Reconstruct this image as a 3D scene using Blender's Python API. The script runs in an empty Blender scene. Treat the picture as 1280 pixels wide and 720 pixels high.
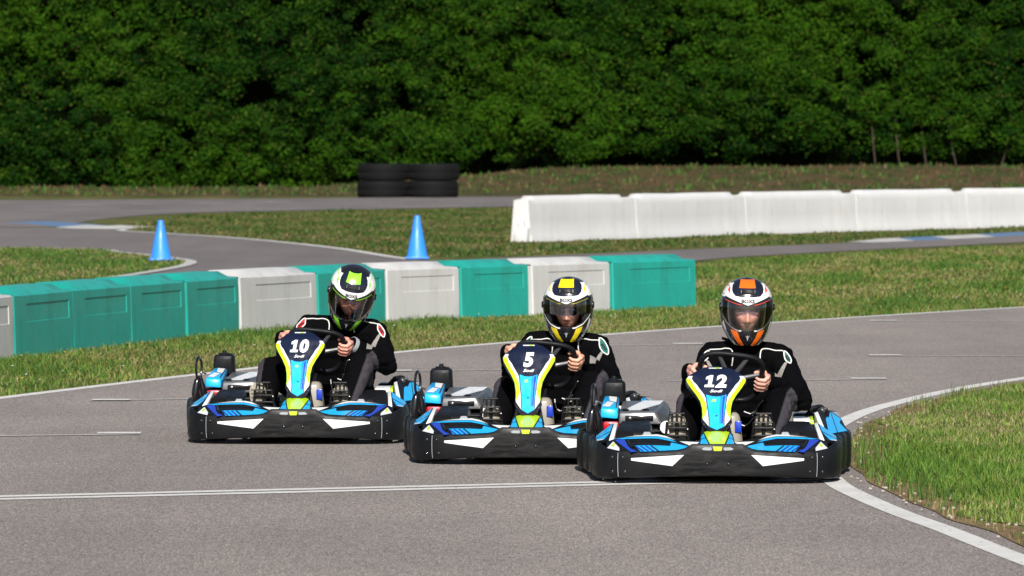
import bpy, bmesh, math, random
import numpy as np
from mathutils import Vector, Matrix, noise
from mathutils.bvhtree import BVHTree
from mathutils.geometry import tessellate_polygon

random.seed(7)
rng = np.random.default_rng(7)
R = math.radians
scene = bpy.context.scene
col = scene.collection

# ------------------------------------------------------------------ camera
FPX, HCAM = 7000.0, 1.75            # focal length in pixels of a 1280 wide frame, lens height
PITCH = math.atan(180.0 / FPX)
cam_d = bpy.data.cameras.new('camera')
cam = bpy.data.objects.new('camera', cam_d)
col.objects.link(cam)
cam.location = (0, 0, HCAM)
cam.rotation_euler = (R(90) - PITCH, 0, 0)
cam_d.sensor_width = 36.0
cam_d.lens = 36.0 * FPX / 1280.0
cam_d.clip_start = 1.0
cam_d.clip_end = 6000.0
cam_d.dof.use_dof = True
cam_d.dof.focus_distance = 30.5
cam_d.dof.aperture_fstop = 9.5
scene.camera = cam


def G(px, py):
    """the point of the flat ground that was measured at this pixel of the photograph (surveying only)"""
    u, v = (px - 640) / FPX, (360 - py) / FPX
    d = Vector((u, math.cos(PITCH) + v * math.sin(PITCH), -math.sin(PITCH) + v * math.cos(PITCH)))
    t = -HCAM / d.z
    return (d.x * t, d.y * t)


# ------------------------------------------------------------------ materials
def srgb(r, g, b):
    f = lambda c: c / 12.92 if c <= 0.04045 else ((c + 0.055) / 1.055) ** 2.4
    return (f(r / 255), f(g / 255), f(b / 255))


def nn(nt, typ, **kw):
    n = nt.nodes.new(typ)
    for k, v in kw.items():
        setattr(n, k, v)
    return n


def pmat(name, c, rough=0.45, var=0.12, scale=14.0, bump=0.0, bscale=60.0, metallic=0.0, coat=0.0, rvar=0.12, spec=0.5, attr=None, dirt=0.0, dirt_col=(0.09, 0.08, 0.065)):
    m = bpy.data.materials.new(name)
    m.use_nodes = True
    nt = m.node_tree
    b = nt.nodes['Principled BSDF']
    L = nt.links.new
    tc = nn(nt, 'ShaderNodeTexCoord')
    no = nn(nt, 'ShaderNodeTexNoise')
    no.inputs['Scale'].default_value = scale
    no.inputs['Detail'].default_value = 6
    L(tc.outputs['Object'], no.inputs['Vector'])
    mr = nn(nt, 'ShaderNodeMapRange')
    mr.inputs['From Min'].default_value = 0.3
    mr.inputs['From Max'].default_value = 0.7
    mr.inputs['To Min'].default_value = 1 - var
    mr.inputs['To Max'].default_value = 1 + var
    L(no.outputs['Fac'], mr.inputs['Value'])
    mx = nn(nt, 'ShaderNodeVectorMath', operation='MULTIPLY')
    if attr:
        at = nn(nt, 'ShaderNodeAttribute', attribute_name=attr)
        L(at.outputs['Color'], mx.inputs[0])
    else:
        mx.inputs[0].default_value = c
    L(mr.outputs[0], mx.inputs[1])
    cout = mx.outputs[0]
    if dirt > 0:
        d = nn(nt, 'ShaderNodeTexNoise')
        d.inputs['Scale'].default_value = scale * 0.45
        d.inputs['Detail'].default_value = 9
        d.inputs['Roughness'].default_value = 0.7
        L(tc.outputs['Object'], d.inputs['Vector'])
        dr = nn(nt, 'ShaderNodeMapRange')
        dr.inputs['From Min'].default_value = 0.5
        dr.inputs['From Max'].default_value = 0.75
        dr.inputs['To Max'].default_value = dirt
        L(d.outputs['Fac'], dr.inputs['Value'])
        mi = nn(nt, 'ShaderNodeMix', data_type='RGBA')
        L(dr.outputs[0], mi.inputs[0])
        L(cout, mi.inputs[6])
        mi.inputs[7].default_value = (*dirt_col, 1)
        cout = mi.outputs[2]
    L(cout, b.inputs['Base Color'])
    rr = nn(nt, 'ShaderNodeMapRange')
    rr.inputs['From Min'].default_value = 0.3
    rr.inputs['From Max'].default_value = 0.7
    rr.inputs['To Min'].default_value = max(0.02, rough - rvar)
    rr.inputs['To Max'].default_value = min(1, rough + rvar)
    n2 = nn(nt, 'ShaderNodeTexNoise')
    n2.inputs['Scale'].default_value = scale * 2.3
    n2.inputs['Detail'].default_value = 5
    L(tc.outputs['Object'], n2.inputs['Vector'])
    L(n2.outputs['Fac'], rr.inputs['Value'])
    L(rr.outputs[0], b.inputs['Roughness'])
    b.inputs['Metallic'].default_value = metallic
    b.inputs['Coat Weight'].default_value = coat
    b.inputs['Coat Roughness'].default_value = 0.08
    b.inputs['Specular IOR Level'].default_value = spec
    if bump > 0:
        n3 = nn(nt, 'ShaderNodeTexNoise')
        n3.inputs['Scale'].default_value = bscale
        n3.inputs['Detail'].default_value = 4
        L(tc.outputs['Object'], n3.inputs['Vector'])
        bp = nn(nt, 'ShaderNodeBump')
        bp.inputs['Strength'].default_value = bump
        bp.inputs['Distance'].default_value = 0.01
        L(n3.outputs['Fac'], bp.inputs['Height'])
        L(bp.outputs['Normal'], b.inputs['Normal'])
    return m


M = {}
M['black'] = pmat('black_plastic', (0.0075, 0.0085, 0.0105), 0.42, 0.3, 9, 0.04, 260, dirt=0.06, dirt_col=(0.025, 0.025, 0.025), spec=0.16)
M['scuff'] = pmat('scuffed_black_plastic', (0.0075, 0.008, 0.0095), 0.45, 0.4, 6, 0.04, 260, spec=0.16)
M['gloss'] = pmat('glossy_black', (0.008, 0.008, 0.010), 0.22, 0.2, 9, coat=0.3)
M['rubber'] = pmat('rubber', (0.004, 0.004, 0.0045), 0.75, 0.3, 20, 0.2, 120, spec=0.2)
M['navy'] = pmat('navy_decal', (0.006, 0.010, 0.030), 0.28, 0.1, 8, coat=0.4)
M['blue'] = pmat('light_blue_decal', (0.010, 0.42, 0.88), 0.3, 0.06, 8, coat=0.3, dirt=0.08)
M['dblue'] = pmat('dark_blue_decal', (0.012, 0.050, 0.46), 0.3, 0.08, 8, coat=0.3, dirt=0.08)
M['white'] = pmat('white_decal', (0.74, 0.75, 0.75), 0.32, 0.04, 8, coat=0.2, dirt=0.18, dirt_col=(0.3, 0.29, 0.27))
M['lime'] = pmat('lime_decal', (0.46, 0.70, 0.012), 0.3, 0.05, 8, coat=0.3, dirt=0.08)
M['grey'] = pmat('grey_decal', (0.30, 0.32, 0.34), 0.35, 0.1, 8, coat=0.3)
M['silver'] = pmat('silver_cover', (0.20, 0.205, 0.215), 0.38, 0.12, 6, metallic=0.6, dirt=0.3, dirt_col=(0.12, 0.12, 0.12))
M['darkgrey'] = pmat('dark_grey_cover', (0.05, 0.053, 0.058), 0.38, 0.2, 8, coat=0.2)
M['steel'] = pmat('steel', (0.45, 0.45, 0.45), 0.35, 0.2, 20, metallic=0.9, dirt=0.4)
M['red'] = pmat('red_plastic', (0.42, 0.008, 0.012), 0.35, 0.1, 10)
M['tank'] = pmat('milky_tank', (0.27, 0.245, 0.20), 0.4, 0.08, 6, dirt=0.2)
M['pedal'] = pmat('pedal_black', (0.008, 0.008, 0.009), 0.5, 0.3, 30, spec=0.3)
M['sole'] = pmat('cream_sole', (0.36, 0.32, 0.25), 0.7, 0.15, 25, 0.3, 90, dirt=0.35)
M['shoe'] = pmat('shoe_fabric', (0.10, 0.10, 0.105), 0.8, 0.2, 30, 0.3, 200)
M['skin'] = pmat('skin', (0.5, 0.3, 0.22), 0.5, 0.10, 60, 0.15, 160, attr='Col')
M['suit'] = pmat('suit_fabric', (0.01, 0.01, 0.012), 0.85, 0.12, 30, 0.35, 26, attr='Col', rvar=0.08, spec=0.04)
M['piping'] = pmat('white_piping', (0.72, 0.72, 0.70), 0.7, 0.06, 40)
M['teal_patch'] = pmat('teal_patch', (0.008, 0.115, 0.095), 0.75, 0.08, 40, 0.2, 200)
M['red_patch'] = pmat('red_patch', (0.42, 0.012, 0.018), 0.75, 0.08, 40, 0.2, 200)
M['tan'] = pmat('grey_stretch_panel', (0.24, 0.225, 0.21), 0.85, 0.1, 60, 0.4, 120)
M['hshell'] = pmat('helmet_black', (0.010, 0.010, 0.012), 0.18, 0.1, 8, coat=0.6)
M['hwhite'] = pmat('helmet_white', (0.78, 0.78, 0.78), 0.2, 0.03, 8, coat=0.5)
M['hnavy'] = pmat('helmet_navy', (0.010, 0.012, 0.026), 0.22, 0.1, 8, coat=0.5)
M['horange'] = pmat('helmet_orange', (0.78, 0.135, 0.010), 0.25, 0.04, 8, coat=0.5)
M['hyellow'] = pmat('helmet_yellow', (0.80, 0.62, 0.010), 0.25, 0.04, 8, coat=0.5)
M['hgreen'] = pmat('helmet_green', (0.27, 0.75, 0.035), 0.25, 0.04, 8, coat=0.5)
M['hred'] = pmat('helmet_red', (0.7, 0.06, 0.02), 0.25, 0.04, 8, coat=0.5)
M['lining'] = pmat('helmet_lining', (0.012, 0.012, 0.013), 0.9, 0.2, 60)
M['lens'] = pmat('dark_lens', (0.006, 0.005, 0.006), 0.08, 0.1, 8, coat=0.5)
M['teal'] = pmat('teal_barrier_plastic', (0.014, 0.33, 0.275), 0.42, 0.10, 1.8, 0.12, 12, dirt=0.5, dirt_col=(0.03, 0.20, 0.16))
M['wbar'] = pmat('white_barrier_plastic', (0.53, 0.53, 0.525), 0.5, 0.06, 1.6, 0.12, 12, dirt=0.5, dirt_col=(0.36, 0.34, 0.31))
M['wfar'] = pmat('far_white_barrier_plastic', (0.62, 0.62, 0.625), 0.5, 0.05, 1.0, 0.1, 8, dirt=0.25, dirt_col=(0.50, 0.47, 0.42))
M['cone'] = pmat('blue_cone_plastic', (0.030, 0.235, 0.80), 0.45, 0.06, 3, dirt=0.12)
M['bark'] = pmat('bark', (0.055, 0.04, 0.026), 0.9, 0.3, 3, 0.5, 12)
M['core'] = pmat('hedge_core_shade', (0.0025, 0.005, 0.0015), 1.0, 0.4, 1.5, spec=0.0)  # hedge core, with the shade of the leaf gaps put into its colour


def add_scuffs(m, colr, stretch, amount, half=0.36):
    """worn, pale horizontal scrapes over the middle of a bumper"""
    nt = m.node_tree
    b = nt.nodes['Principled BSDF']
    src = b.inputs['Base Color'].links[0].from_socket
    tc = nn(nt, 'ShaderNodeTexCoord')
    mp = nn(nt, 'ShaderNodeMapping')
    mp.inputs['Scale'].default_value = stretch
    nt.links.new(tc.outputs['Object'], mp.inputs['Vector'])
    n = nn(nt, 'ShaderNodeTexNoise')
    n.inputs['Scale'].default_value = 1.0
    n.inputs['Detail'].default_value = 9
    n.inputs['Roughness'].default_value = 0.68
    n.inputs['Distortion'].default_value = 0.6
    nt.links.new(mp.outputs[0], n.inputs['Vector'])
    r = nn(nt, 'ShaderNodeMapRange')
    r.inputs['From Min'].default_value = 0.40
    r.inputs['From Max'].default_value = 0.72
    r.inputs['To Max'].default_value = amount
    nt.links.new(n.outputs['Fac'], r.inputs['Value'])
    sx = nn(nt, 'ShaderNodeSeparateXYZ')
    nt.links.new(tc.outputs['Object'], sx.inputs[0])
    ab = nn(nt, 'ShaderNodeMath', operation='ABSOLUTE')
    nt.links.new(sx.outputs[0], ab.inputs[0])
    g = nn(nt, 'ShaderNodeMapRange', interpolation_type='SMOOTHSTEP')
    g.inputs['From Min'].default_value = half
    g.inputs['From Max'].default_value = half * 0.25
    g.inputs['To Min'].default_value = 0.12
    nt.links.new(ab.outputs[0], g.inputs['Value'])
    mu = nn(nt, 'ShaderNodeMath', operation='MULTIPLY')
    nt.links.new(r.outputs[0], mu.inputs[0]); nt.links.new(g.outputs[0], mu.inputs[1])
    mi = nn(nt, 'ShaderNodeMix', data_type='RGBA')
    nt.links.new(mu.outputs[0], mi.inputs[0]); nt.links.new(src, mi.inputs[6])
    mi.inputs[7].default_value = (*colr, 1)
    nt.links.new(mi.outputs[2], b.inputs['Base Color'])


def glass_mat(name, tint, alpha, rough=0.02):
    m = bpy.data.materials.new(name)
    m.use_nodes = True
    nt = m.node_tree
    for n in list(nt.nodes):
        if n.type == 'BSDF_PRINCIPLED':
            nt.nodes.remove(n)
    out = [n for n in nt.nodes if n.type == 'OUTPUT_MATERIAL'][0]
    tr = nn(nt, 'ShaderNodeBsdfTransparent')
    tr.inputs[0].default_value = (*tint, 1)
    gl = nn(nt, 'ShaderNodeBsdfGlossy')
    gl.inputs['Roughness'].default_value = rough
    fr = nn(nt, 'ShaderNodeFresnel')
    fr.inputs[0].default_value = 1.5
    no = nn(nt, 'ShaderNodeTexNoise')
    no.inputs['Scale'].default_value = 18
    tc = nn(nt, 'ShaderNodeTexCoord')
    nt.links.new(tc.outputs['Object'], no.inputs['Vector'])
    ma = nn(nt, 'ShaderNodeMath', operation='MULTIPLY_ADD')
    nt.links.new(no.outputs['Fac'], ma.inputs[0])
    ma.inputs[1].default_value = alpha
    nt.links.new(fr.outputs[0], ma.inputs[2])
    mi = nn(nt, 'ShaderNodeMixShader')
    nt.links.new(ma.outputs[0], mi.inputs[0])
    nt.links.new(tr.outputs[0], mi.inputs[1])
    nt.links.new(gl.outputs[0], mi.inputs[2])
    nt.links.new(mi.outputs[0], out.inputs['Surface'])
    return m


M['visor'] = glass_mat('clear_visor', (0.97, 0.975, 0.98), 0.015)
M['sunvisor'] = glass_mat('tinted_visor', (0.66, 0.70, 0.80), 0.05, 0.06)


# ground materials ---------------------------------------------------------
def ground_nodes(name):
    m = bpy.data.materials.new(name)
    m.use_nodes = True
    nt = m.node_tree
    b = nt.nodes['Principled BSDF']
    b.inputs['Roughness'].default_value = 0.9
    tc = nn(nt, 'ShaderNodeTexCoord')
    return m, nt, b, tc


def noise_at(nt, tc, scale, detail=4, rough=0.6, stretch=None):
    n = nn(nt, 'ShaderNodeTexNoise')
    n.inputs['Scale'].default_value = scale
    n.inputs['Detail'].default_value = detail
    n.inputs['Roughness'].default_value = rough
    if stretch:
        mp = nn(nt, 'ShaderNodeMapping')
        mp.inputs['Scale'].default_value = stretch
        nt.links.new(tc.outputs['Object'], mp.inputs['Vector'])
        nt.links.new(mp.outputs[0], n.inputs['Vector'])
    else:
        nt.links.new(tc.outputs['Object'], n.inputs['Vector'])
    return n.outputs['Fac']


def ramp(nt, fac, stops):
    r = nn(nt, 'ShaderNodeValToRGB')
    e = r.color_ramp.elements
    while len(e) > 1:
        e.remove(e[-1])
    e[0].position, e[0].color = stops[0][0], (*stops[0][1], 1)
    for p, c in stops[1:]:
        k = e.new(p)
        k.color = (*c, 1)
    nt.links.new(fac, r.inputs[0])
    return r.outputs[0]


def mixc(nt, fac, a, b, mode='MIX'):
    mi = nn(nt, 'ShaderNodeMix', data_type='RGBA', blend_type=mode)
    if hasattr(fac, 'links'):
        nt.links.new(fac, mi.inputs[0])
    else:
        mi.inputs[0].default_value = fac
    for s, v in ((6, a), (7, b)):
        if hasattr(v, 'links'):
            nt.links.new(v, mi.inputs[s])
        else:
            mi.inputs[s].default_value = (*v, 1)
    return mi.outputs[2]


def add_streaks(m, c, amount):
    nt = m.node_tree
    b = nt.nodes['Principled BSDF']
    src = b.inputs['Base Color'].links[0].from_socket
    tc = nn(nt, 'ShaderNodeTexCoord')
    n = noise_at(nt, tc, 7, 6, 0.7, (1.0, 1.0, 0.12))
    n2 = noise_at(nt, tc, 2.2, 5, 0.7)
    f = ramp(nt, n, [(0.46, (0, 0, 0)), (0.70, (amount,) * 3)])
    f2 = ramp(nt, n2, [(0.40, (0.15,) * 3), (0.62, (1, 1, 1))])
    ff = mixc(nt, 1.0, f, f2, 'MULTIPLY')
    nt.links.new(mixc(nt, ff, src, c), b.inputs['Base Color'])


add_streaks(M['teal'], (0.020, 0.15, 0.115), 0.8)
add_streaks(M['wbar'], (0.34, 0.32, 0.28), 0.7)
add_streaks(M['wfar'], (0.46, 0.44, 0.40), 0.6)
add_scuffs(M['scuff'], (0.048, 0.047, 0.046), (7, 5, 38), 0.7)


def asphalt(name, base):
    m, nt, b, tc = ground_nodes(name)
    big = noise_at(nt, tc, 0.35, 5, 0.6)
    c1 = ramp(nt, big, [(0.3, tuple(x * 0.90 for x in base)), (0.7, tuple(x * 1.10 for x in base))])
    fine = noise_at(nt, tc, 75, 3, 0.7, (1.0, 0.11, 1.0))
    c2 = ramp(nt, fine, [(0.30, (0.72, 0.72, 0.72)), (0.52, (1, 1, 1)), (0.74, (1.35, 1.33, 1.31))])
    c = mixc(nt, 1.0, c1, c2, 'MULTIPLY')
    grit = noise_at(nt, tc, 150, 1, 0.5, (1.0, 0.09, 1.0))
    c3 = ramp(nt, grit, [(0.30, (0.66, 0.66, 0.66)), (0.5, (1, 1, 1)), (0.70, (1.36, 1.35, 1.32))])
    c = mixc(nt, 1.0, c, c3, 'MULTIPLY')
    streak = noise_at(nt, tc, 0.9, 4, 0.6, (0.6, 0.06, 1))
    c4 = ramp(nt, streak, [(0.35, (0.86, 0.86, 0.87)), (0.6, (1.05, 1.05, 1.05))])
    c = mixc(nt, 1.0, c, c4, 'MULTIPLY')
    nt.links.new(c, b.inputs['Base Color'])
    bp = nn(nt, 'ShaderNodeBump')
    bp.inputs['Strength'].default_value = 0.5
    bp.inputs['Distance'].default_value = 0.006
    nt.links.new(fine, bp.inputs['Height'])
    nt.links.new(bp.outputs[0], b.inputs['Normal'])
    b.inputs['Roughness'].default_value = 0.85
    b.inputs['Specular IOR Level'].default_value = 0.3
    return m


def grass_ground(name, green, dry, soil, soil_at=0.62):
    m, nt, b, tc = ground_nodes(name)
    n1 = noise_at(nt, tc, 0.55, 6, 0.65, (1, 0.35, 1))
    c = ramp(nt, n1, [(0.36, green), (0.50, tuple(0.5 * (x + y) for x, y in zip(green, dry))), (0.62, dry)])
    n2 = noise_at(nt, tc, 9, 5, 0.75, (1, 0.3, 1))
    g = ramp(nt, n2, [(0.3, (0.45, 0.45, 0.45)), (0.55, (1.05, 1.05, 1.05)), (0.75, (1.5, 1.5, 1.4))])
    c = mixc(nt, 1.0, c, g, 'MULTIPLY')
    n3 = noise_at(nt, tc, 0.8, 7, 0.7, (1, 0.45, 1))
    s = ramp(nt, n3, [(soil_at, (0, 0, 0)), (soil_at + 0.07, (1, 1, 1))])
    c = mixc(nt, s, c, soil)
    nt.links.new(c, b.inputs['Base Color'])
    bp = nn(nt, 'ShaderNodeBump')
    bp.inputs['Strength'].default_value = 0.7
    bp.inputs['Distance'].default_value = 0.05
    nt.links.new(n2, bp.inputs['Height'])
    nt.links.new(bp.outputs[0], b.inputs['Normal'])
    b.inputs['Specular IOR Level'].default_value = 0.15
    return m


M['asphalt'] = asphalt('asphalt_grey', (0.236, 0.208, 0.192))
M['asphalt_far'] = asphalt('asphalt_far', (0.150, 0.133, 0.130))
M['grass_base'] = grass_ground('grass_ground', (0.048, 0.075, 0.016), (0.135, 0.125, 0.040), (0.17, 0.125, 0.075), 0.64)
M['bank'] = grass_ground('earth_bank', (0.030, 0.050, 0.012), (0.105, 0.070, 0.036), (0.085, 0.052, 0.028), 0.52)
M['soil'] = grass_ground('bare_soil', (0.15, 0.105, 0.055), (0.22, 0.145, 0.080), (0.11, 0.07, 0.04), 0.60)


def paint_mat(name, c, wear=0.5):
    m, nt, b, tc = ground_nodes(name)
    n = noise_at(nt, tc, 30, 6, 0.75, (1, 0.3, 1))
    f = ramp(nt, n, [(0.56, (0, 0, 0)), (0.72, (wear, wear, wear))])
    n2 = noise_at(nt, tc, 3, 4, 0.6)
    v = ramp(nt, n2, [(0.3, (0.85, 0.85, 0.85)), (0.7, (1.05, 1.05, 1.05))])
    cc = mixc(nt, 1.0, c, v, 'MULTIPLY')
    out = mixc(nt, f, cc, (0.14, 0.13, 0.12))
    nt.links.new(out, b.inputs['Base Color'])
    b.inputs['Roughness'].default_value = 0.7
    return m


M['paint'] = paint_mat('white_road_paint', (0.60, 0.59, 0.57), 0.75)
M['paint_thin'] = paint_mat('worn_white_paint', (0.46, 0.45, 0.43), 0.8)
M['kerb_blue'] = paint_mat('blue_kerb_paint', (0.09, 0.17, 0.30), 0.5)


def attr_mat(name, rough=0.6, trans=0.0, spec=0.25):
    """foliage material: colour from each blade's or leaf's own attribute, plus some light let through"""
    m = bpy.data.materials.new(name)
    m.use_nodes = True
    nt = m.node_tree
    b = nt.nodes['Principled BSDF']
    out = [n for n in nt.nodes if n.type == 'OUTPUT_MATERIAL'][0]
    at = nn(nt, 'ShaderNodeAttribute', attribute_name='Col')
    tc = nn(nt, 'ShaderNodeTexCoord')
    v = ramp(nt, noise_at(nt, tc, 1.2, 4, 0.6), [(0.3, (0.8, 0.8, 0.8)), (0.7, (1.2, 1.2, 1.2))])
    c = mixc(nt, 1.0, at.outputs['Color'], v, 'MULTIPLY')
    nt.links.new(c, b.inputs['Base Color'])
    b.inputs['Roughness'].default_value = rough
    b.inputs['Specular IOR Level'].default_value = spec
    if trans:
        t = nn(nt, 'ShaderNodeBsdfTranslucent')
        nt.links.new(c, t.inputs[0])
        mi = nn(nt, 'ShaderNodeMixShader')
        mi.inputs[0].default_value = trans
        nt.links.new(b.outputs[0], mi.inputs[1])
        nt.links.new(t.outputs[0], mi.inputs[2])
        nt.links.new(mi.outputs[0], out.inputs['Surface'])
    return m


M['blade'] = attr_mat('grass_blades', 0.6, 0.3)
M['leaf'] = attr_mat('hedge_leaves', 0.65, 0.25, 0.05)


# ------------------------------------------------------------------ object helpers
def tag(o, label=None, cat=None, group=None, kind=None):
    if label: o['label'] = label
    if cat: o['category'] = cat
    if group: o['group'] = group
    if kind: o['kind'] = kind
    return o


def empty(name, loc=(0, 0, 0), rz=0.0):
    o = bpy.data.objects.new(name, None)
    o.empty_display_size = 0.2
    col.objects.link(o)
    o.location = loc
    o.rotation_euler = (0, 0, rz)
    return o


def copy_tree(o, parent=None):
    c = o.copy()
    col.objects.link(c)
    if parent: c.parent = parent
    for ch in list(o.children):
        copy_tree(ch, c)
    return c


def crv(pts, n=8, closed=False):
    """Catmull-Rom through the points"""
    P = [Vector(p) for p in pts]
    out = []
    N = len(P)
    for i in range(N if closed else N - 1):
        if closed:
            a, b, c, d = P[(i - 1) % N], P[i], P[(i + 1) % N], P[(i + 2) % N]
        else:
            a, b, c, d = P[max(i - 1, 0)], P[i], P[i + 1], P[min(i + 2, N - 1)]
        for k in range(n):
            t = k / n
            out.append(0.5 * ((2 * b) + (c - a) * t + (2 * a - 5 * b + 4 * c - d) * t * t + (3 * b - a - 3 * c + d) * t ** 3))
    if not closed: out.append(P[-1])
    return out


def lerp_table(tab, x):
    if x <= tab[0][0]: return tab[0][1]
    for (a, fa), (b, fb) in zip(tab, tab[1:]):
        if x <= b: return fa + (fb - fa) * (x - a) / (b - a)
    return tab[-1][1]


class MB:
    def __init__(s):
        s.v, s.f, s.m, s.sm, s.mats = [], [], [], [], []

    def mi(s, mat):
        if isinstance(mat, str): mat = M[mat]
        if mat not in s.mats: s.mats.append(mat)
        return s.mats.index(mat)

    def add(s, verts, faces, mat, smooth=True):
        k, mi = len(s.v), s.mi(mat)
        s.v += [tuple(v) for v in verts]
        for f in faces:
            s.f.append(tuple(k + i for i in f)); s.m.append(mi); s.sm.append(smooth)

    def bm(s, b, mat, smooth=True):
        b.verts.index_update()
        s.add([v.co.copy() for v in b.verts], [[v.index for v in f.verts] for f in b.faces], mat, smooth)
        b.free()

    def grid(s, F, us, vs, mat, closed=False):
        nu, nv = len(us), len(vs)
        V = [F(u, v) for u in us for v in vs]
        f = []
        for i in range(nu if closed else nu - 1):
            for j in range(nv - 1):
                a, b = i * nv, ((i + 1) % nu) * nv
                f.append((a + j, b + j, b + j + 1, a + j + 1))
        s.add(V, f, mat)

    def shell(s, F, us, vs, mat, back):
        """a sheet with thickness: F(u,v) in front, F + back behind, edges closed"""
        nu, nv = len(us), len(vs)
        back = Vector(back)
        A = [Vector(F(u, v)) for u in us for v in vs]
        V = A + [p + back for p in A]
        N = nu * nv
        f = []
        for i in range(nu - 1):
            for j in range(nv - 1):
                q = (i * nv + j, (i + 1) * nv + j, (i + 1) * nv + j + 1, i * nv + j + 1)
                f.append(q); f.append(tuple(N + k for k in reversed(q)))
        rim = [i * nv for i in range(nu)] + [(nu - 1) * nv + j for j in range(1, nv)] + [i * nv + nv - 1 for i in range(nu - 2, -1, -1)] + [j for j in range(nv - 2, 0, -1)]
        for a, b in zip(rim, rim[1:] + rim[:1]):
            f.append((a, N + a, N + b, b))
        s.add(V, f, mat)

    def poly(s, F, pts, mat, h=0.03):
        """a flat outline laid over the surface F(x, y)"""
        b = bmesh.new()
        vs = [b.verts.new((p[0], p[1], 0)) for p in pts]
        for t in tessellate_polygon([[Vector((p[0], p[1], 0)) for p in pts]]):
            try: b.faces.new([vs[i] for i in t])
            except ValueError: pass
        for _ in range(6):
            long = [e for e in b.edges if e.calc_length() > h]
            if not long: break
            bmesh.ops.subdivide_edges(b, edges=long, cuts=1)
            bmesh.ops.triangulate(b, faces=[f for f in b.faces if len(f.verts) > 3])
        for v in b.verts:
            v.co = F(v.co.x, v.co.y)
        s.bm(b, mat)

    def box(s, c, d, mat, rot=None, bev=0.006, seg=2, taper=None):
        b = bmesh.new()
        bmesh.ops.create_cube(b, size=1)
        for v in b.verts:
            if taper and v.co.z > 0: v.co.x *= taper[0]; v.co.y *= taper[1]
            v.co = Vector((v.co.x * d[0], v.co.y * d[1], v.co.z * d[2]))
        if bev: bmesh.ops.bevel(b, geom=b.edges[:], offset=bev, segments=seg, affect='EDGES', profile=0.5)
        mt = Matrix.Translation(c) @ (rot.to_4x4() if rot else Matrix.Identity(4))
        bmesh.ops.transform(b, matrix=mt, verts=b.verts)
        s.bm(b, mat)

    def hexa(s, p8, mat, bev=0.004):
        """a solid through eight corners: four below, four above, both in the same turn"""
        b = bmesh.new()
        v = [b.verts.new(p) for p in p8]
        for q in ((3, 2, 1, 0), (4, 5, 6, 7), (0, 1, 5, 4), (1, 2, 6, 5), (2, 3, 7, 6), (3, 0, 4, 7)):
            b.faces.new([v[i] for i in q])
        if bev: bmesh.ops.bevel(b, geom=b.edges[:], offset=bev, segments=2, affect='EDGES', profile=0.5)
        s.bm(b, mat)

    def tube(s, pts, r, mat, n=8, closed=False, caps=True):
        P = [Vector(p) for p in pts]
        N = len(P)
        rr = r if isinstance(r, (list, tuple)) else [r] * N
        T = []
        for i in range(N):
            a = P[(i - 1) % N] if closed else P[max(i - 1, 0)]
            c = P[(i + 1) % N] if closed else P[min(i + 1, N - 1)]
            T.append((c - a).normalized() if (c - a).length > 1e-9 else Vector((0, 0, 1)))
        up = Vector((0, 0, 1)) if abs(T[0].z) < 0.9 else Vector((1, 0, 0))
        U = (up - T[0] * up.dot(T[0])).normalized()
        V = []
        for i in range(N):
            U = (U - T[i] * U.dot(T[i])).normalized()
            W = T[i].cross(U)
            for k in range(n):
                a = 2 * math.pi * k / n
                V.append(P[i] + (U * math.cos(a) + W * math.sin(a)) * rr[i])
        f = []
        for i in range(N if closed else N - 1):
            j = (i + 1) % N
            for k in range(n):
                k2 = (k + 1) % n
                f.append((i * n + k, i * n + k2, j * n + k2, j * n + k))
        if caps and not closed:
            f.append(tuple(range(n - 1, -1, -1))); f.append(tuple((N - 1) * n + k for k in range(n)))
        s.add(V, f, mat)

    def lathe(s, prof, mat, mtx=None, n=24, cap=False):
        V, f = [], []
        for r, z in prof:
            for k in range(n):
                a = 2 * math.pi * k / n
                p = Vector((r * math.cos(a), r * math.sin(a), z))
                V.append(mtx @ p if mtx else p)
        for i in range(len(prof) - 1):
            for k in range(n):
                k2 = (k + 1) % n
                f.append((i * n + k, i * n + k2, (i + 1) * n + k2, (i + 1) * n + k))
        if cap:
            f.append(tuple(range(n - 1, -1, -1))); f.append(tuple((len(prof) - 1) * n + k for k in range(n)))
        s.add(V, f, mat)

    def ell(s, c, r, mat, rot=None, u=16, v=10):
        b = bmesh.new()
        bmesh.ops.create_uvsphere(b, u_segments=u, v_segments=v, radius=1)
        mt = Matrix.Translation(c) @ (rot.to_4x4() if rot else Matrix.Identity(4)) @ Matrix.Diagonal((*r, 1))
        bmesh.ops.transform(b, matrix=mt, verts=b.verts)
        s.bm(b, mat)

    def text(s, string, F, size, mat, cx=0.0, cy=0.0, shear=0.0, offset=0.0, sx=1.0, spacing=1.0):
        cu = bpy.data.curves.new('writing', 'FONT')
        cu.body = string
        cu.size = size
        cu.shear = shear
        cu.offset = offset
        cu.space_character = spacing
        cu.resolution_u = 3
        cu.align_x, cu.align_y = 'CENTER', 'CENTER'
        o = bpy.data.objects.new('writing', cu)
        col.objects.link(o)
        me = bpy.data.meshes.new_from_object(o.evaluated_get(bpy.context.evaluated_depsgraph_get()))
        xs = [v.co.x for v in me.vertices]; ys = [v.co.y for v in me.vertices]
        mx, my = (min(xs) + max(xs)) / 2, (min(ys) + max(ys)) / 2
        s.add([F(cx + (v.co.x - mx) * sx, cy + v.co.y - my) for v in me.vertices], [tuple(p.vertices) for p in me.polygons], mat, False)
        bpy.data.objects.remove(o); bpy.data.curves.remove(cu); bpy.data.meshes.remove(me)

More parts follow.
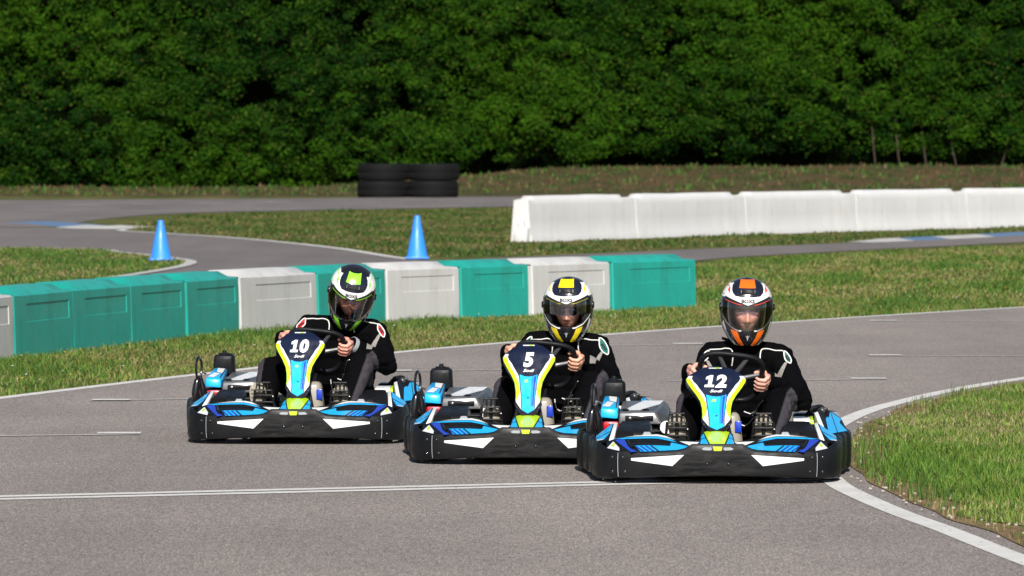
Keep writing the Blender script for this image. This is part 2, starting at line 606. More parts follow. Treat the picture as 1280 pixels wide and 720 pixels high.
    def mesh(s, name, angle=38):
        me = bpy.data.meshes.new(name)
        me.from_pydata(s.v, [], s.f)
        for mt in s.mats: me.materials.append(mt)
        me.polygons.foreach_set('material_index', s.m)
        me.polygons.foreach_set('use_smooth', s.sm)
        me.update()
        me.set_sharp_from_angle(angle=R(angle))
        return me

    def build(s, name, parent=None, angle=38):
        o = bpy.data.objects.new(name, s.mesh(name, angle))
        col.objects.link(o)
        if parent: o.parent = parent
        return o


def np_mesh(name, V, F, cols=None, mat=None, smooth=False):
    """big meshes straight from arrays; F is n x 3 or n x 4"""
    me = bpy.data.meshes.new(name)
    k = F.shape[1]
    me.vertices.add(len(V)); me.vertices.foreach_set('co', V.astype(np.float32).ravel())
    me.loops.add(F.size); me.loops.foreach_set('vertex_index', F.astype(np.int32).ravel())
    me.polygons.add(len(F)); me.polygons.foreach_set('loop_start', np.arange(0, F.size, k, dtype=np.int32))
    me.update(calc_edges=True)
    if cols is not None:
        a = me.attributes.new('Col', 'FLOAT_COLOR', 'POINT')
        a.data.foreach_set('color', np.concatenate([cols, np.ones((len(cols), 1))], 1).astype(np.float32).ravel())
    if mat: me.materials.append(mat)
    if smooth: me.polygons.foreach_set('use_smooth', np.ones(len(F), bool))
    o = bpy.data.objects.new(name, me)
    col.objects.link(o)
    return o


def in_poly(x, y, poly):
    inside = np.zeros(len(x), bool)
    P = list(poly)
    for (x1, y1), (x2, y2) in zip(P, P[1:] + P[:1]):
        c = ((y1 > y) != (y2 > y)) & (x < (x2 - x1) * (y - y1) / ((y2 - y1) if y2 != y1 else 1e-9) + x1)
        inside ^= c
    return inside


# ------------------------------------------------------------------ ground, track, markings
def bank(x, y):
    """height of the terrain: flat, with an earth bank rising to the foot of the hedge"""
    y0 = 183.0
    t = min(max((y - y0) / 34.0, 0), 1)
    return (0.13 + 0.81 * min(max((x + 7) / 9, 0), 1)) * t * t * (3 - 2 * t) + (0.10 * noise.noise(Vector((x * 0.35, y * 0.12, 1))) * t)


xs = [-900, -400, -150, -80, -50] + [x * 1.5 for x in range(-24, 25)] + [50, 80, 150, 400, 900]
ys = [-300, -100, 0, 60, 120, 160, 180] + [181 + 2 * k for k in range(24)] + [240, 300, 500, 1200, 3000]
g = MB()
TF = lambda x, y: (x, y, bank(x, y))
i0, i1 = ys.index(185), ys.index(227)
g.grid(TF, xs, ys[:i0 + 1], 'grass_base')
g.grid(TF, xs, ys[i1:], 'grass_base')
tag(g.build('ground'), kind='structure')
g = MB()
g.grid(TF, xs, ys[i0:i1 + 1], 'bank')
tag(g.build('earth_bank_ground'), kind='structure')


def sheet(name, poly, z, mat, h=4.0):
    s = MB()
    s.poly(lambda x, y: (x, y, z), poly, mat, h=1e9)
    return tag(s.build(name), kind='structure')


def dense(pts, n=6):
    return [(p.x, p.y) for p in crv([(a, b, 0) for a, b in pts], n)]


# far edge of the track the karts are on
edge_px = [(-420, 560), (-200, 523), (100, 485), (300, 462), (500, 440), (700, 423), (870, 410), (1180, 390), (1420, 377), (1700, 365)]
EDGE = dense([G(*p) for p in edge_px])
track_poly = EDGE + [(40, EDGE[-1][1]), (40, -30), (-40, -30), (-40, EDGE[0][1])]
sheet('track', track_poly, 0.006, 'asphalt')

# middle track behind the barrier blocks
up_px = [(-500, 284), (100, 286), (160, 289), (300, 298), (420, 310), (505, 323), (560, 326), (640, 322), (870, 312), (1070, 303.5), (1180, 297.5), (1400, 286)]
dn_px = [(1400, 297), (1180, 308), (1000, 317), (880, 325), (800, 338), (664, 356), (485, 368), (300, 382), (100, 398), (-300, 440), (-500, 470)]
UP = dense([G(*p) for p in up_px]); DN = dense([G(*p) for p in dn_px])
MIDTRACK = UP + DN
sheet('track_middle', MIDTRACK, 0.006, 'asphalt_far')
# far road in front of the hedge
FAR = dense([G(*p) for p in [(-900, 253), (-300, 251), (100, 250), (420, 248), (640, 244.5), (900, 242), (1180, 239), (1700, 236)]]) + \
      dense([G(*p) for p in [(1700, 244), (1180, 249), (900, 253), (640, 258.5), (400, 263), (230, 267), (140, 273), (90, 280), (60, 284.5), (-200, 284), (-900, 283)]])
sheet('road', FAR, 0.010, 'asphalt_far')

# left grass island between the two arms of the middle track
LISL = dense([G(*p) for p in [(-420, 306), (60, 311), (150, 317), (210, 323.5), (232, 327.5), (228, 332), (200, 338), (150, 346), (100, 353), (-60, 372), (-420, 415)]])
sheet('grass_verge', LISL, 0.012, 'grass_base')

# right grass island inside the bend, with bare soil round it
line_px = [(1500, 790), (1330, 722), (1250, 691), (1180, 663), (1130, 645), (1080, 624), (1046, 606), (1028, 585), (1024, 562), (1034, 543), (1055, 528), (1085, 515), (1120, 505), (1180, 491), (1260, 477), (1400, 458), (1600, 440)]
LINE = dense([G(*p) for p in line_px], 8)


def offset_path(path, d):
    out = []
    n = len(path)
    for i, (x, y) in enumerate(path):
        a, b = path[max(i - 1, 0)], path[min(i + 1, n - 1)]
        tx, ty = b[0] - a[0], b[1] - a[1]
        l = math.hypot(tx, ty) or 1
        dd = d[i] if isinstance(d, (list, tuple)) else d
        out.append((x + ty / l * dd, y - tx / l * dd))
    return out


wob = [0.17 + 0.05 * noise.noise(Vector((x * 2.2, y * 1.1, 3))) for x, y in LINE]
SOIL = offset_path(LINE, wob)
wob2 = [0.37 + 0.20 * noise.noise(Vector((x * 1.7, y * 0.9, 8))) for x, y in LINE]
GR = offset_path(LINE, wob2)
far_close = [(30, SOIL[-1][1]), (30, SOIL[0][1])]
sheet('soil', SOIL + far_close, 0.0105, 'soil')
ISL = GR + far_close
sheet('grass_island', ISL, 0.0145, 'grass_base')


def ribbon(mb, path, w, z, mat):
    A, B = offset_path(path, w / 2), offset_path(path, -w / 2)
    V = [(x, y, z) for x, y in A] + [(x, y, z) for x, y in B]
    n = len(path)
    mb.add(V, [(i, i + 1, n + i + 1, n + i) for i in range(n - 1)], mat, False)


def marking(name, path, w, z=0.0085, mat='paint'):
    s = MB()
    ribbon(s, path, w, z, mat)
    return tag(s.build(name), kind='structure')


marking('track_edge_line', offset_path(EDGE, 0.07), 0.13)
marking('bend_line', LINE, 0.122, 0.0085)
marking('middle_edge_line', offset_path(UP[:32], 0.05), 0.16)
marking('verge_edge_line', offset_path(LISL, -0.06), 0.18, 0.018, 'paint_thin')
marking('road_edge_line', offset_path(dense([G(*p) for p in [(-300, 262), (100, 263), (230, 264), (420, 260.5), (640, 257), (900, 252)]]), 0), 0.2, 0.016, 'paint_thin')

# double start line
s0, s1 = Vector(G(-60, 625.5)), Vector(G(1045, 599))
d = (s1 - s0)
for k, dy in enumerate((-0.11, 0.11)):
    marking('start_line', [(s0.x + d.x * t, s0.y + d.y * t + dy) for t in (0, 0.5, 1)], 0.13)


def slot(x0, y0, x1, y1, end):
    """one grid slot line: a long thin stripe and the short return at its end"""
    a, b = G(x0, y0), G(x1, y1)
    marking('grid_slot_line', [a, ((a[0] + b[0]) / 2, (a[1] + b[1]) / 2), b], 0.08, 0.010, 'paint_thin')
    e = a if end == 0 else b
    sg = 1 if end == 0 else -1
    marking('grid_slot_line', [(e[0] + sg * 0.14, e[1] - 0.02), (e[0] + sg * 0.14, e[1] + 0.17)], 0.26, 0.014)


slot(112, 502.5, 320, 498.5, 0)
slot(-120, 548, 177, 544.5, 1)
slot(470, 465.5, 640, 463.5, 0)
slot(760, 433, 880, 431.5, 1)
slot(834, 477.5, 1110, 475.5, 1)
slot(1086, 446, 1400, 446, 0)
slot(1087, 402.5, 1400, 401.5, 0)
# dashes on the far road
for x in (100, 175, 260, 345):
    marking('lane_line', [G(x - 16, 256.5 - (x - 100) * 0.012), G(x + 22, 256 - (x - 100) * 0.012)], 0.5, 0.016, 'paint_thin')


def kerb(pts, w, n):
    """low kerb of painted lengths"""
    P = dense([G(*p) for p in pts], 6)
    A, B = offset_path(P, w / 2), offset_path(P, -w / 2)
    mb = MB()
    k = len(P) - 1
    for i in range(k):
        m = ('paint_thin', 'kerb_blue')[int(i * n / k) % 2]
        a0, a1, b0, b1 = A[i], A[i + 1], B[i], B[i + 1]
        c0, c1 = P[i], P[i + 1]
        e0, e1 = [0.008 + 0.045 * min(1, min(j, k - j) / 3) for j in (i, i + 1)]
        V = [(a0[0], a0[1], 0.004), (a1[0], a1[1], 0.004), (c1[0], c1[1], e1), (c0[0], c0[1], e0), (b1[0], b1[1], 0.004), (b0[0], b0[1], 0.004)]
        mb.add(V, [(0, 1, 2, 3), (3, 2, 4, 5)], m)
    return tag(mb.build('kerb'), kind='structure')


kerb([(1074, 303), (1130, 300.5), (1185, 298), (1260, 294), (1340, 290)], 0.75, 5)
kerb([(158, 283), (140, 285.5), (110, 284), (70, 280), (20, 279)], 1.4, 2)

# ------------------------------------------------------------------ grass
def blades(n, poly, hmin, hmax, wmin, wmax, palette, weights, box, seed, zf=None, clump=0.0, patch=None, lean=0.45):
    r = np.random.default_rng(seed)
    (x0, x1), (y0, y1) = box
    X, Y = [], []
    tot = 0
    while tot < n:
        x = r.uniform(x0, x1, n); y = r.uniform(y0, y1, n)
        k = in_poly(x, y, poly)
        if not k.any(): break
        X.append(x[k]); Y.append(y[k]); tot += int(k.sum())
    x, y = np.concatenate(X)[:n], np.concatenate(Y)[:n]
    n = len(x)
    # patchiness from a few sine waves
    q = np.sin(x * 1.9 + 0.6 * np.sin(y * 0.7)) * np.sin(y * 0.55 + 1.3 * np.sin(x * 0.8)) + 0.5 * np.sin(x * 4.7 + y * 1.3) * np.sin(y * 1.9 - x)
    h = r.uniform(hmin, hmax, n) * (1 + clump * q) * r.uniform(0.7, 1.2, n)
    w = r.uniform(wmin, wmax, n)
    a = r.uniform(0, 2 * np.pi, n)
    ln = r.uniform(0, lean, n) * h
    b = r.uniform(0, 2 * np.pi, n)
    z = zf(x, y) if zf else np.full(n, 0.004)
    dx, dy = np.cos(a) * w / 2, np.sin(a) * w / 2
    lx, ly = np.cos(b) * ln, np.sin(b) * ln
    V = np.empty((n, 5, 3))
    V[:, 0] = np.stack([x - dx, y - dy, z], 1)
    V[:, 1] = np.stack([x + dx, y + dy, z], 1)
    V[:, 2] = np.stack([x + dx * .7 + lx * .4, y + dy * .7 + ly * .4, z + h * .62], 1)
    V[:, 3] = np.stack([x - dx * .7 + lx * .4, y - dy * .7 + ly * .4, z + h * .62], 1)
    V[:, 4] = np.stack([x + lx, y + ly, z + h], 1)
    base = np.arange(n)[:, None] * 5
    F = np.concatenate([base + np.array([[0, 1, 2]]), base + np.array([[0, 2, 3]]), base + np.array([[3, 2, 4]])])
    pal = np.array(palette)
    wt = np.array(weights, float)
    # dry patches
    u = r.uniform(0, 1, n) - (0.30 * q if patch else 0)
    idx = np.searchsorted(np.cumsum(wt / wt.sum()), np.clip(u, 0, 0.999))
    c = pal[np.clip(idx, 0, len(pal) - 1)] * r.uniform(0.75, 1.25, (n, 1))
    C = np.repeat(c[:, None, :], 5, 1)
    return V.reshape(-1, 3), F, C.reshape(-1, 3)


def merge(name, parts, mat):
    Vs, Fs, Cs, k = [], [], [], 0
    for V, F, C in parts:
        Vs.append(V); Fs.append(F + k); Cs.append(C); k += len(V)
    return np_mesh(name, np.concatenate(Vs), np.concatenate(Fs), np.concatenate(Cs), mat)


GREEN, LIGHT, DRY, DARK, YEL = (0.070, 0.150, 0.022), (0.125, 0.215, 0.040), (0.30, 0.25, 0.11), (0.030, 0.070, 0.012), (0.20, 0.21, 0.045)
STRIP = EDGE + list(reversed([G(*p) for p in [(-420, 500), (-300, 452), (100, 410), (300, 396), (485, 380), (664, 366), (800, 350), (874, 330), (1000, 321), (1180, 312), (1700, 297)]]))
parts = [
    blades(140000, ISL, 0.016, 0.060, 0.004, 0.009, [(0.085, 0.175, 0.022), (0.15, 0.26, 0.040), DARK, (0.23, 0.27, 0.055), (0.36, 0.31, 0.15)], [4.5, 5.5, 1.6, 3.2, 2.4], ((1.5, 4.6), (21, 47)), 1, clump=0.4, patch=True, lean=0.9),
    blades(110000, STRIP, 0.018, 0.055, 0.006, 0.014, [GREEN, LIGHT, DARK, YEL, DRY], [4.4, 4.0, 1.2, 3.2, 2.8], ((-5.5, 8), (36, 62)), 2, clump=0.5, patch=True, lean=1.1),
    blades(90000, STRIP, 0.018, 0.058, 0.010, 0.024, [GREEN, LIGHT, DARK, YEL, DRY], [4.4, 3.2, 1.5, 3.2, 2.8], ((-2, 11), (58, 100)), 3, clump=0.5, patch=True, lean=1.1),
]
SOILP = SOIL + list(reversed(GR))
parts.append(blades(2600, SOILP, 0.02, 0.075, 0.004, 0.008, [GREEN, LIGHT, DARK, YEL, DRY], [4, 4, 2, 2, 4], ((1.2, 4.2), (21, 47)), 9, clump=0.7, patch=True))
MIDI = [G(*p) for p in [(1400, 285), (1180, 296.5), (1070, 302.5), (870, 311), (640, 321), (515, 323), (420, 309), (300, 297), (170, 287.5), (155, 281), (240, 268.5), (400, 264.5), (640, 260), (900, 254), (1180, 250.5), (1400, 247)]]
parts += [
    blades(110000, MIDI, 0.015, 0.055, 0.02, 0.05, [(0.055, 0.105, 0.018), (0.085, 0.135, 0.026), DARK, (0.14, 0.135, 0.035), (0.20, 0.155, 0.07)], [4.5, 1.6, 2.2, 2.6, 2.6], ((-13, 17), (82, 175)), 4, clump=0.5, lean=1.1, patch=True),
    blades(26000, LISL, 0.015, 0.06, 0.014, 0.034, [GREEN, LIGHT, DARK, YEL, DRY], [5, 2, 2.2, 1.4, 1.4], ((-12, -4.5), (68, 96)), 5, clump=0.3, patch=True),
]
BANKP = [(-40, 183), (40, 197), (40, 224), (-40, 214)]
bz = lambda x, y: np.array([bank(a, b) for a, b in zip(x, y)])
parts.append(blades(15000, BANKP, 0.03, 0.13, 0.05, 0.11, [GREEN, DARK, (0.035, 0.075, 0.014), (0.17, 0.12, 0.06), (0.10, 0.06, 0.032)], [2.0, 2.6, 2, 1.6, 4.4], ((-30, 30), (183, 222)), 6, zf=bz, clump=0.6, patch=True))
tag(merge('grass', parts, M['blade']), kind='stuff')

# dandelions and clover heads in the strip before the blocks
r6 = np.random.default_rng(16)
fx, fy = r6.uniform(-5, 7, 5000), r6.uniform(37, 66, 5000)
k = in_poly(fx, fy, STRIP)
fx, fy = fx[k][:170], fy[k][:170]
fl = MB()
for i, (x, y) in enumerate(zip(fx, fy)):
    z = random.uniform(0.04, 0.09)
    s = random.uniform(0.007, 0.013)
    m = 'fyel' if random.random() < 0.45 else 'fwhite'
    if m not in M: M[m] = pmat(m, (0.65, 0.45, 0.02) if m == 'fyel' else (0.6, 0.6, 0.55), 0.8, 0.1)
    V = [(x + s * math.cos(a), y + s * math.sin(a), z) for a in (0, 1.26, 2.51, 3.77, 5.03)] + [(x, y, z + s * 0.5), (x, y, 0)]
    fl.add(V, [(j, (j + 1) % 5, 5) for j in range(5)], m, False)
tag(fl.build('wildflower_heads'), kind='stuff')

# pebbles and crumbs of soil along the inside of the bend
pb = MB()
for i in range(110):
    j = random.randrange(20, len(LINE) - 30)
    x, y = LINE[j]
    o = offset_path(LINE, random.uniform(0.12, 0.34))[j] if False else (x + random.uniform(0.10, 0.36), y + random.uniform(-0.3, 0.3))
    s = random.uniform(0.004, 0.012)
    if 'stone' not in M: M['stone'] = pmat('pale_stone', (0.36, 0.33, 0.28), 0.85, 0.2, 20)
    pb.ell((o[0], o[1], 0.012 + s * 0.3), (s, s * random.uniform(.7, 1.2), s * .7), 'stone', u=6, v=4)
tag(pb.build('gravel'), kind='stuff')

# ------------------------------------------------------------------ barrier blocks
def block_mesh(L, mat, H=0.575, depth=0.52):
    mb = MB()
    sec = [(0.0, 0.0), (-0.004, 0.03), (0.0, 0.08)]
    zs = [0.0, 0.03, 0.10, 0.200, 0.289, 0.292, 0.300, 0.36, 0.42, 0.436, 0.439, 0.48, 0.505]
    x0, x1 = -L * 0.30, L * 0.42
    us = sorted([-L / 2, -L / 2 + 0.012, x0 - 0.003, x0, x0 + 0.02, -L * 0.1, 0.0, L * 0.15, x1 - 0.02, x1, x1 + 0.003, L / 2 - 0.012, L / 2])

    def front(u, z):
        k = 0.0
        inx = 1.0 if x0 - .001 < u < x1 + .001 else 0.0
        inz = 1.0 if .291 < z < .437 else 0.0
        k = 0.006 * inx * inz
        e = 0.012 if abs(u) > L / 2 - 0.006 else 0.0
        return (u, 0.03 * z + k + e + 0.006 * noise.noise(Vector((u * 2.1, z * 3, 4))), z)
    mb.grid(front, us, zs, mat)

    def top(u, t):
        tab = [(0.0, (0.015, 0.505)), (0.12, (0.035, 0.518)), (0.34, (0.15, H)), (0.66, (depth - 0.15, H)), (0.88, (depth - 0.035, 0.518)), (1.0, (depth - 0.015, 0.505))]
        for (a, A), (b, B) in zip(tab, tab[1:]):
            if t <= b + 1e-6:
                f = (t - a) / (b - a)
                y, z = A[0] + (B[0] - A[0]) * f, A[1] + (B[1] - A[1]) * f
                break
        e = min(max((L / 2 - 0.14 - u) / 0.05, 0), 1) * min(max((u + L / 2 - 0.05) / 0.05, 0), 1)
        if z > 0.518: z = 0.518 + (z - 0.518) * (0.12 + 0.88 * e)
        return (u, y + (0.012 if (abs(u) > L / 2 - 0.006 and t < 0.01) else 0), z)
    ut = sorted([-L / 2, -L / 2 + 0.012, -L / 2 + 0.05, -L / 2 + 0.10, -L * 0.2, 0, L * 0.2, L / 2 - 0.19, L / 2 - 0.14, L / 2 - 0.012, L / 2])
    mb.grid(top, ut, [0, 0.12, 0.34, 0.66, 0.88, 1.0], mat)
    # back and ends
    mb.add([(-L / 2, depth, 0), (L / 2, depth, 0), (L / 2, depth - 0.015, 0.505), (-L / 2, depth - 0.015, 0.505)], [(0, 1, 2, 3)], mat)
    for sx in (-1, 1):
        x = sx * L / 2
        mb.add([(x, 0.012, 0), (x, 0.027, 0.505), (x, depth * 0.38, 0.515), (x, depth * 0.38, 0), (x, depth * 0.62, 0), (x, depth * 0.62, 0.515), (x, depth - 0.015, 0.505), (x, depth, 0),
                (x - 0.05 * sx, depth * 0.42, 0), (x - 0.05 * sx, depth * 0.42, 0.515), (x - 0.05 * sx, depth * 0.58, 0), (x - 0.05 * sx, depth * 0.58, 0.515)],
               [(0, 1, 2, 3), (4, 5, 6, 7), (3, 2, 9, 8), (8, 9, 11, 10), (10, 11, 5, 4)], mat, False)
    return mb


bp = [(-150, 475), (-60, 461.5), (20, 450.5), (93, 441), (165, 432.5), (233, 425), (302, 418), (397, 410.5), (485, 404.5), (575, 400), (664, 396), (766, 391.3), (872, 386.5)]
bcol = ['teal', 'wbar', 'teal', 'teal', 'teal', 'teal', 'wbar', 'teal', 'wbar', 'teal', 'wbar', 'teal']
blab = ['teal barrier block at the near end of the row, before a white block',
        'white barrier block between two teal blocks at the near end of the row',
        'teal barrier block following the white one near the row end, first of four',
        'teal barrier block second of four teal ones side by side',
        'teal barrier block third of four teal ones side by side',
        'teal barrier block touching the white block behind kart number 10',
        'off-white barrier block beside the green-helmeted driver, next to the run of four teal blocks',
        'teal barrier block mostly hidden behind the green and white helmet',
        'off-white barrier block between the green helmet and a fully visible teal block',
        'teal barrier block standing between two off-white blocks, beside the yellow helmet',
        'off-white barrier block directly behind the yellow and white helmet',
        'teal barrier block at the end of the row, with open grass beyond it']
cache = {}
for i, ((a, b), c) in enumerate(zip(zip(bp, bp[1:]), bcol)):
    A, B = Vector((*G(*a), 0)), Vector((*G(*b), 0))
    L = round((B - A).length - 0.03, 2)
    ang = math.atan2((B - A).y, (B - A).x)
    root = empty('barrier_block', (A + B) / 2 + Vector((0, 0, 0.01)), ang + R(random.uniform(-1.2, 1.2)))
    tag(root, blab[i], 'barrier', 'teal and white barrier blocks lining the track')
    body = block_mesh(L, c).build('body', root)
    en = MB()
    en.box((L / 2 + 0.010, 0.26, 0.24), (0.018, 0.10, 0.46), c, bev=0.006)
    en.build('connector', root)

# long white barriers on the verge beyond
wp = [(664, 303.5), (798, 298.8), (935, 294.2), (1073, 290.0), (1211, 286.2), (1345, 282.8)]
wlab = ['long white plastic barrier at the row end, with a low connector stub',
        'long white plastic barrier second in its row, counted from the stub end',
        'long white plastic barrier third from the stub end of the row',
        'long white plastic barrier with a dark scratch, above the blue and white kerb',
        'long white plastic barrier outermost of the row beyond the kerb']
for i, (a, b) in enumerate(zip(wp, wp[1:])):
    A, B = Vector((*G(*a), 0)), Vector((*G(*b), 0))
    L = (B - A).length - 0.04
    ang = math.atan2((B - A).y, (B - A).x)
    root = empty('long_barrier', (A + B) / 2 + Vector((0, 0, 0.01)), ang)
    tag(root, wlab[i], 'barrier', 'long white barriers on the far verge')
    mb = MB()
    H, dp = 0.82, 0.42

    def F(u, t, L=L):
        tab = [(0.0, 0.0, 0.0), (0.15, 0.01, 0.10), (0.3, 0.03, 0.14), (0.6, 0.06, 0.66), (0.7, 0.075, 0.74), (0.8, 0.10, 0.77), (0.88, 0.15, H), (0.94, 0.27, H), (1.0, dp - 0.06, 0.74), (1.1, dp, 0.0)]
        for p, q in zip(tab, tab[1:]):
            if t <= q[0] + 1e-6:
                f = (t - p[0]) / (q[0] - p[0]); y = p[1] + (q[1] - p[1]) * f; z = p[2] + (q[2] - p[2]) * f
                break
        e = min(max((L / 2 - 0.42 - u) / 0.08, 0), 1) * min(max((u + L / 2 - 0.12) / 0.08, 0), 1)
        if z > 0.75: z = 0.75 + (z - 0.75) * (0.15 + 0.85 * e)
        z += 0.012 * noise.noise(Vector((u * 0.9, t, i * 3.1))) * (1 if z > 0.3 else 0)
        return (u, y + 0.015 * noise.noise(Vector((u * 1.3, z * 2, i * 7.0))), z)
    us = sorted(set([-L / 2, -L / 2 + 0.02, -L / 2 + 0.12, -L / 2 + 0.2, L / 2 - 0.5, L / 2 - 0.42, L / 2 - 0.34, L / 2 - 0.02, L / 2] + [L * k / 12 for k in range(-5, 5)]))
    ts = [0, 0.15, 0.3, 0.45, 0.6, 0.7, 0.8, 0.88, 0.94, 1.0, 1.1]
    mb.grid(F, us, ts, 'wfar')
    for e, u in ((0, -L / 2), (1, L / 2)):
        pts = [F(u, t) for t in ts]
        mb.add(pts, [tuple(range(len(pts)))], 'wfar', False)
    mb.build('body', root)
    if i == 0:
        st = MB()
        st.box((-L / 2 - 0.07, 0.16, 0.13), (0.15, 0.26, 0.26), 'wfar', bev=0.02)
        st.box((-L / 2 - 0.085, 0.16, 0.32), (0.085, 0.12, 0.18), 'wfar', bev=0.02)
        st.build('connector_stub', root)
    else:
        st = MB()
        st.box((-L / 2 - 0.02, 0.25, 0.30), (0.035, 0.30, 0.60), 'wfar', bev=0.01)
        st.build('connector', root)

# ------------------------------------------------------------------ cones
for (px, py, h, lab) in ((521.5, 324.5, 0.655, 'blue traffic cone at the point of the central grass island, above the teal blocks'),
                         (201, 326.5, 0.60, 'blue traffic cone standing in the grass of the small side verge')):
    x, y = G(px, py)
    root = empty('traffic_cone', (x, y, 0.012), random.uniform(-0.4, 0.4))
    tag(root, lab, 'traffic cone', 'blue cones marking the bend')
    b = MB(); b.box((0, 0, 0.016), (0.36, 0.36, 0.03), 'cone', bev=0.01); b.build('base', root)
    c = MB()
    c.lathe([(0.163, 0.031), (0.160, 0.045), (0.150, 0.055), (0.046, h - 0.03), (0.040, h - 0.008), (0.033, h), (0.026, h), (0.024, h - 0.03)], 'cone', None, 28)
    c.build('cone_body', root)

# ------------------------------------------------------------------ tyre stacks
tw = 0.55
tlab = [['big black tyre at the bottom of the stack nearer the long grass', 'big black tyre on top of the stack nearer the long grass'],
        ['big black tyre at the bottom of the stack beside the bare earth bank', 'big black tyre on top of the stack beside the bare earth bank']]
proto_tyre = None
for si, px in enumerate((478.5, 541)):
    x = (px - 640) / FPX * 182.6
    for lv in range(2):
        if proto_tyre is None:
            proto_tyre = o = empty('tyre')
            t = MB()
            prof = [(0.46, 0.05), (0.50, 0.02), (0.62, 0.0), (0.76, 0.006), (0.81, 0.03), (0.822, 0.07), (0.825, tw / 2), (0.822, tw - 0.07), (0.81, tw - 0.03), (0.76, tw - 0.006), (0.62, tw), (0.50, tw - 0.02), (0.46, tw - 0.05), (0.60, tw - 0.08), (0.74, tw / 2), (0.60, 0.08), (0.46, 0.05)]
            t.lathe(prof, 'rubber', None, 48)
            t.build('carcass', o)
            tr = MB()
            for k in range(40):
                a = 2 * math.pi * k / 40
                for zc, sk in ((0.17, 0.35), (tw - 0.17, -0.35)):
                    tr.box((0.828 * math.cos(a), 0.828 * math.sin(a), zc), (0.03, 0.085, 0.17), 'rubber', Matrix.Rotation(a, 3, 'Z') @ Matrix.Rotation(sk, 3, 'X'), bev=0.008, seg=1)
            tr.build('tread', o)
        else:
            o = copy_tree(proto_tyre)
        o.location = (x + (0.03 if lv else 0), 182.6 + 0.05 * lv, 0.005 + lv * (tw + 0.004))
        o.rotation_euler = (0, 0, random.uniform(0, 6))
        tag(o, tlab[si][lv], 'tyre', 'stacked tyres at the foot of the hedge')

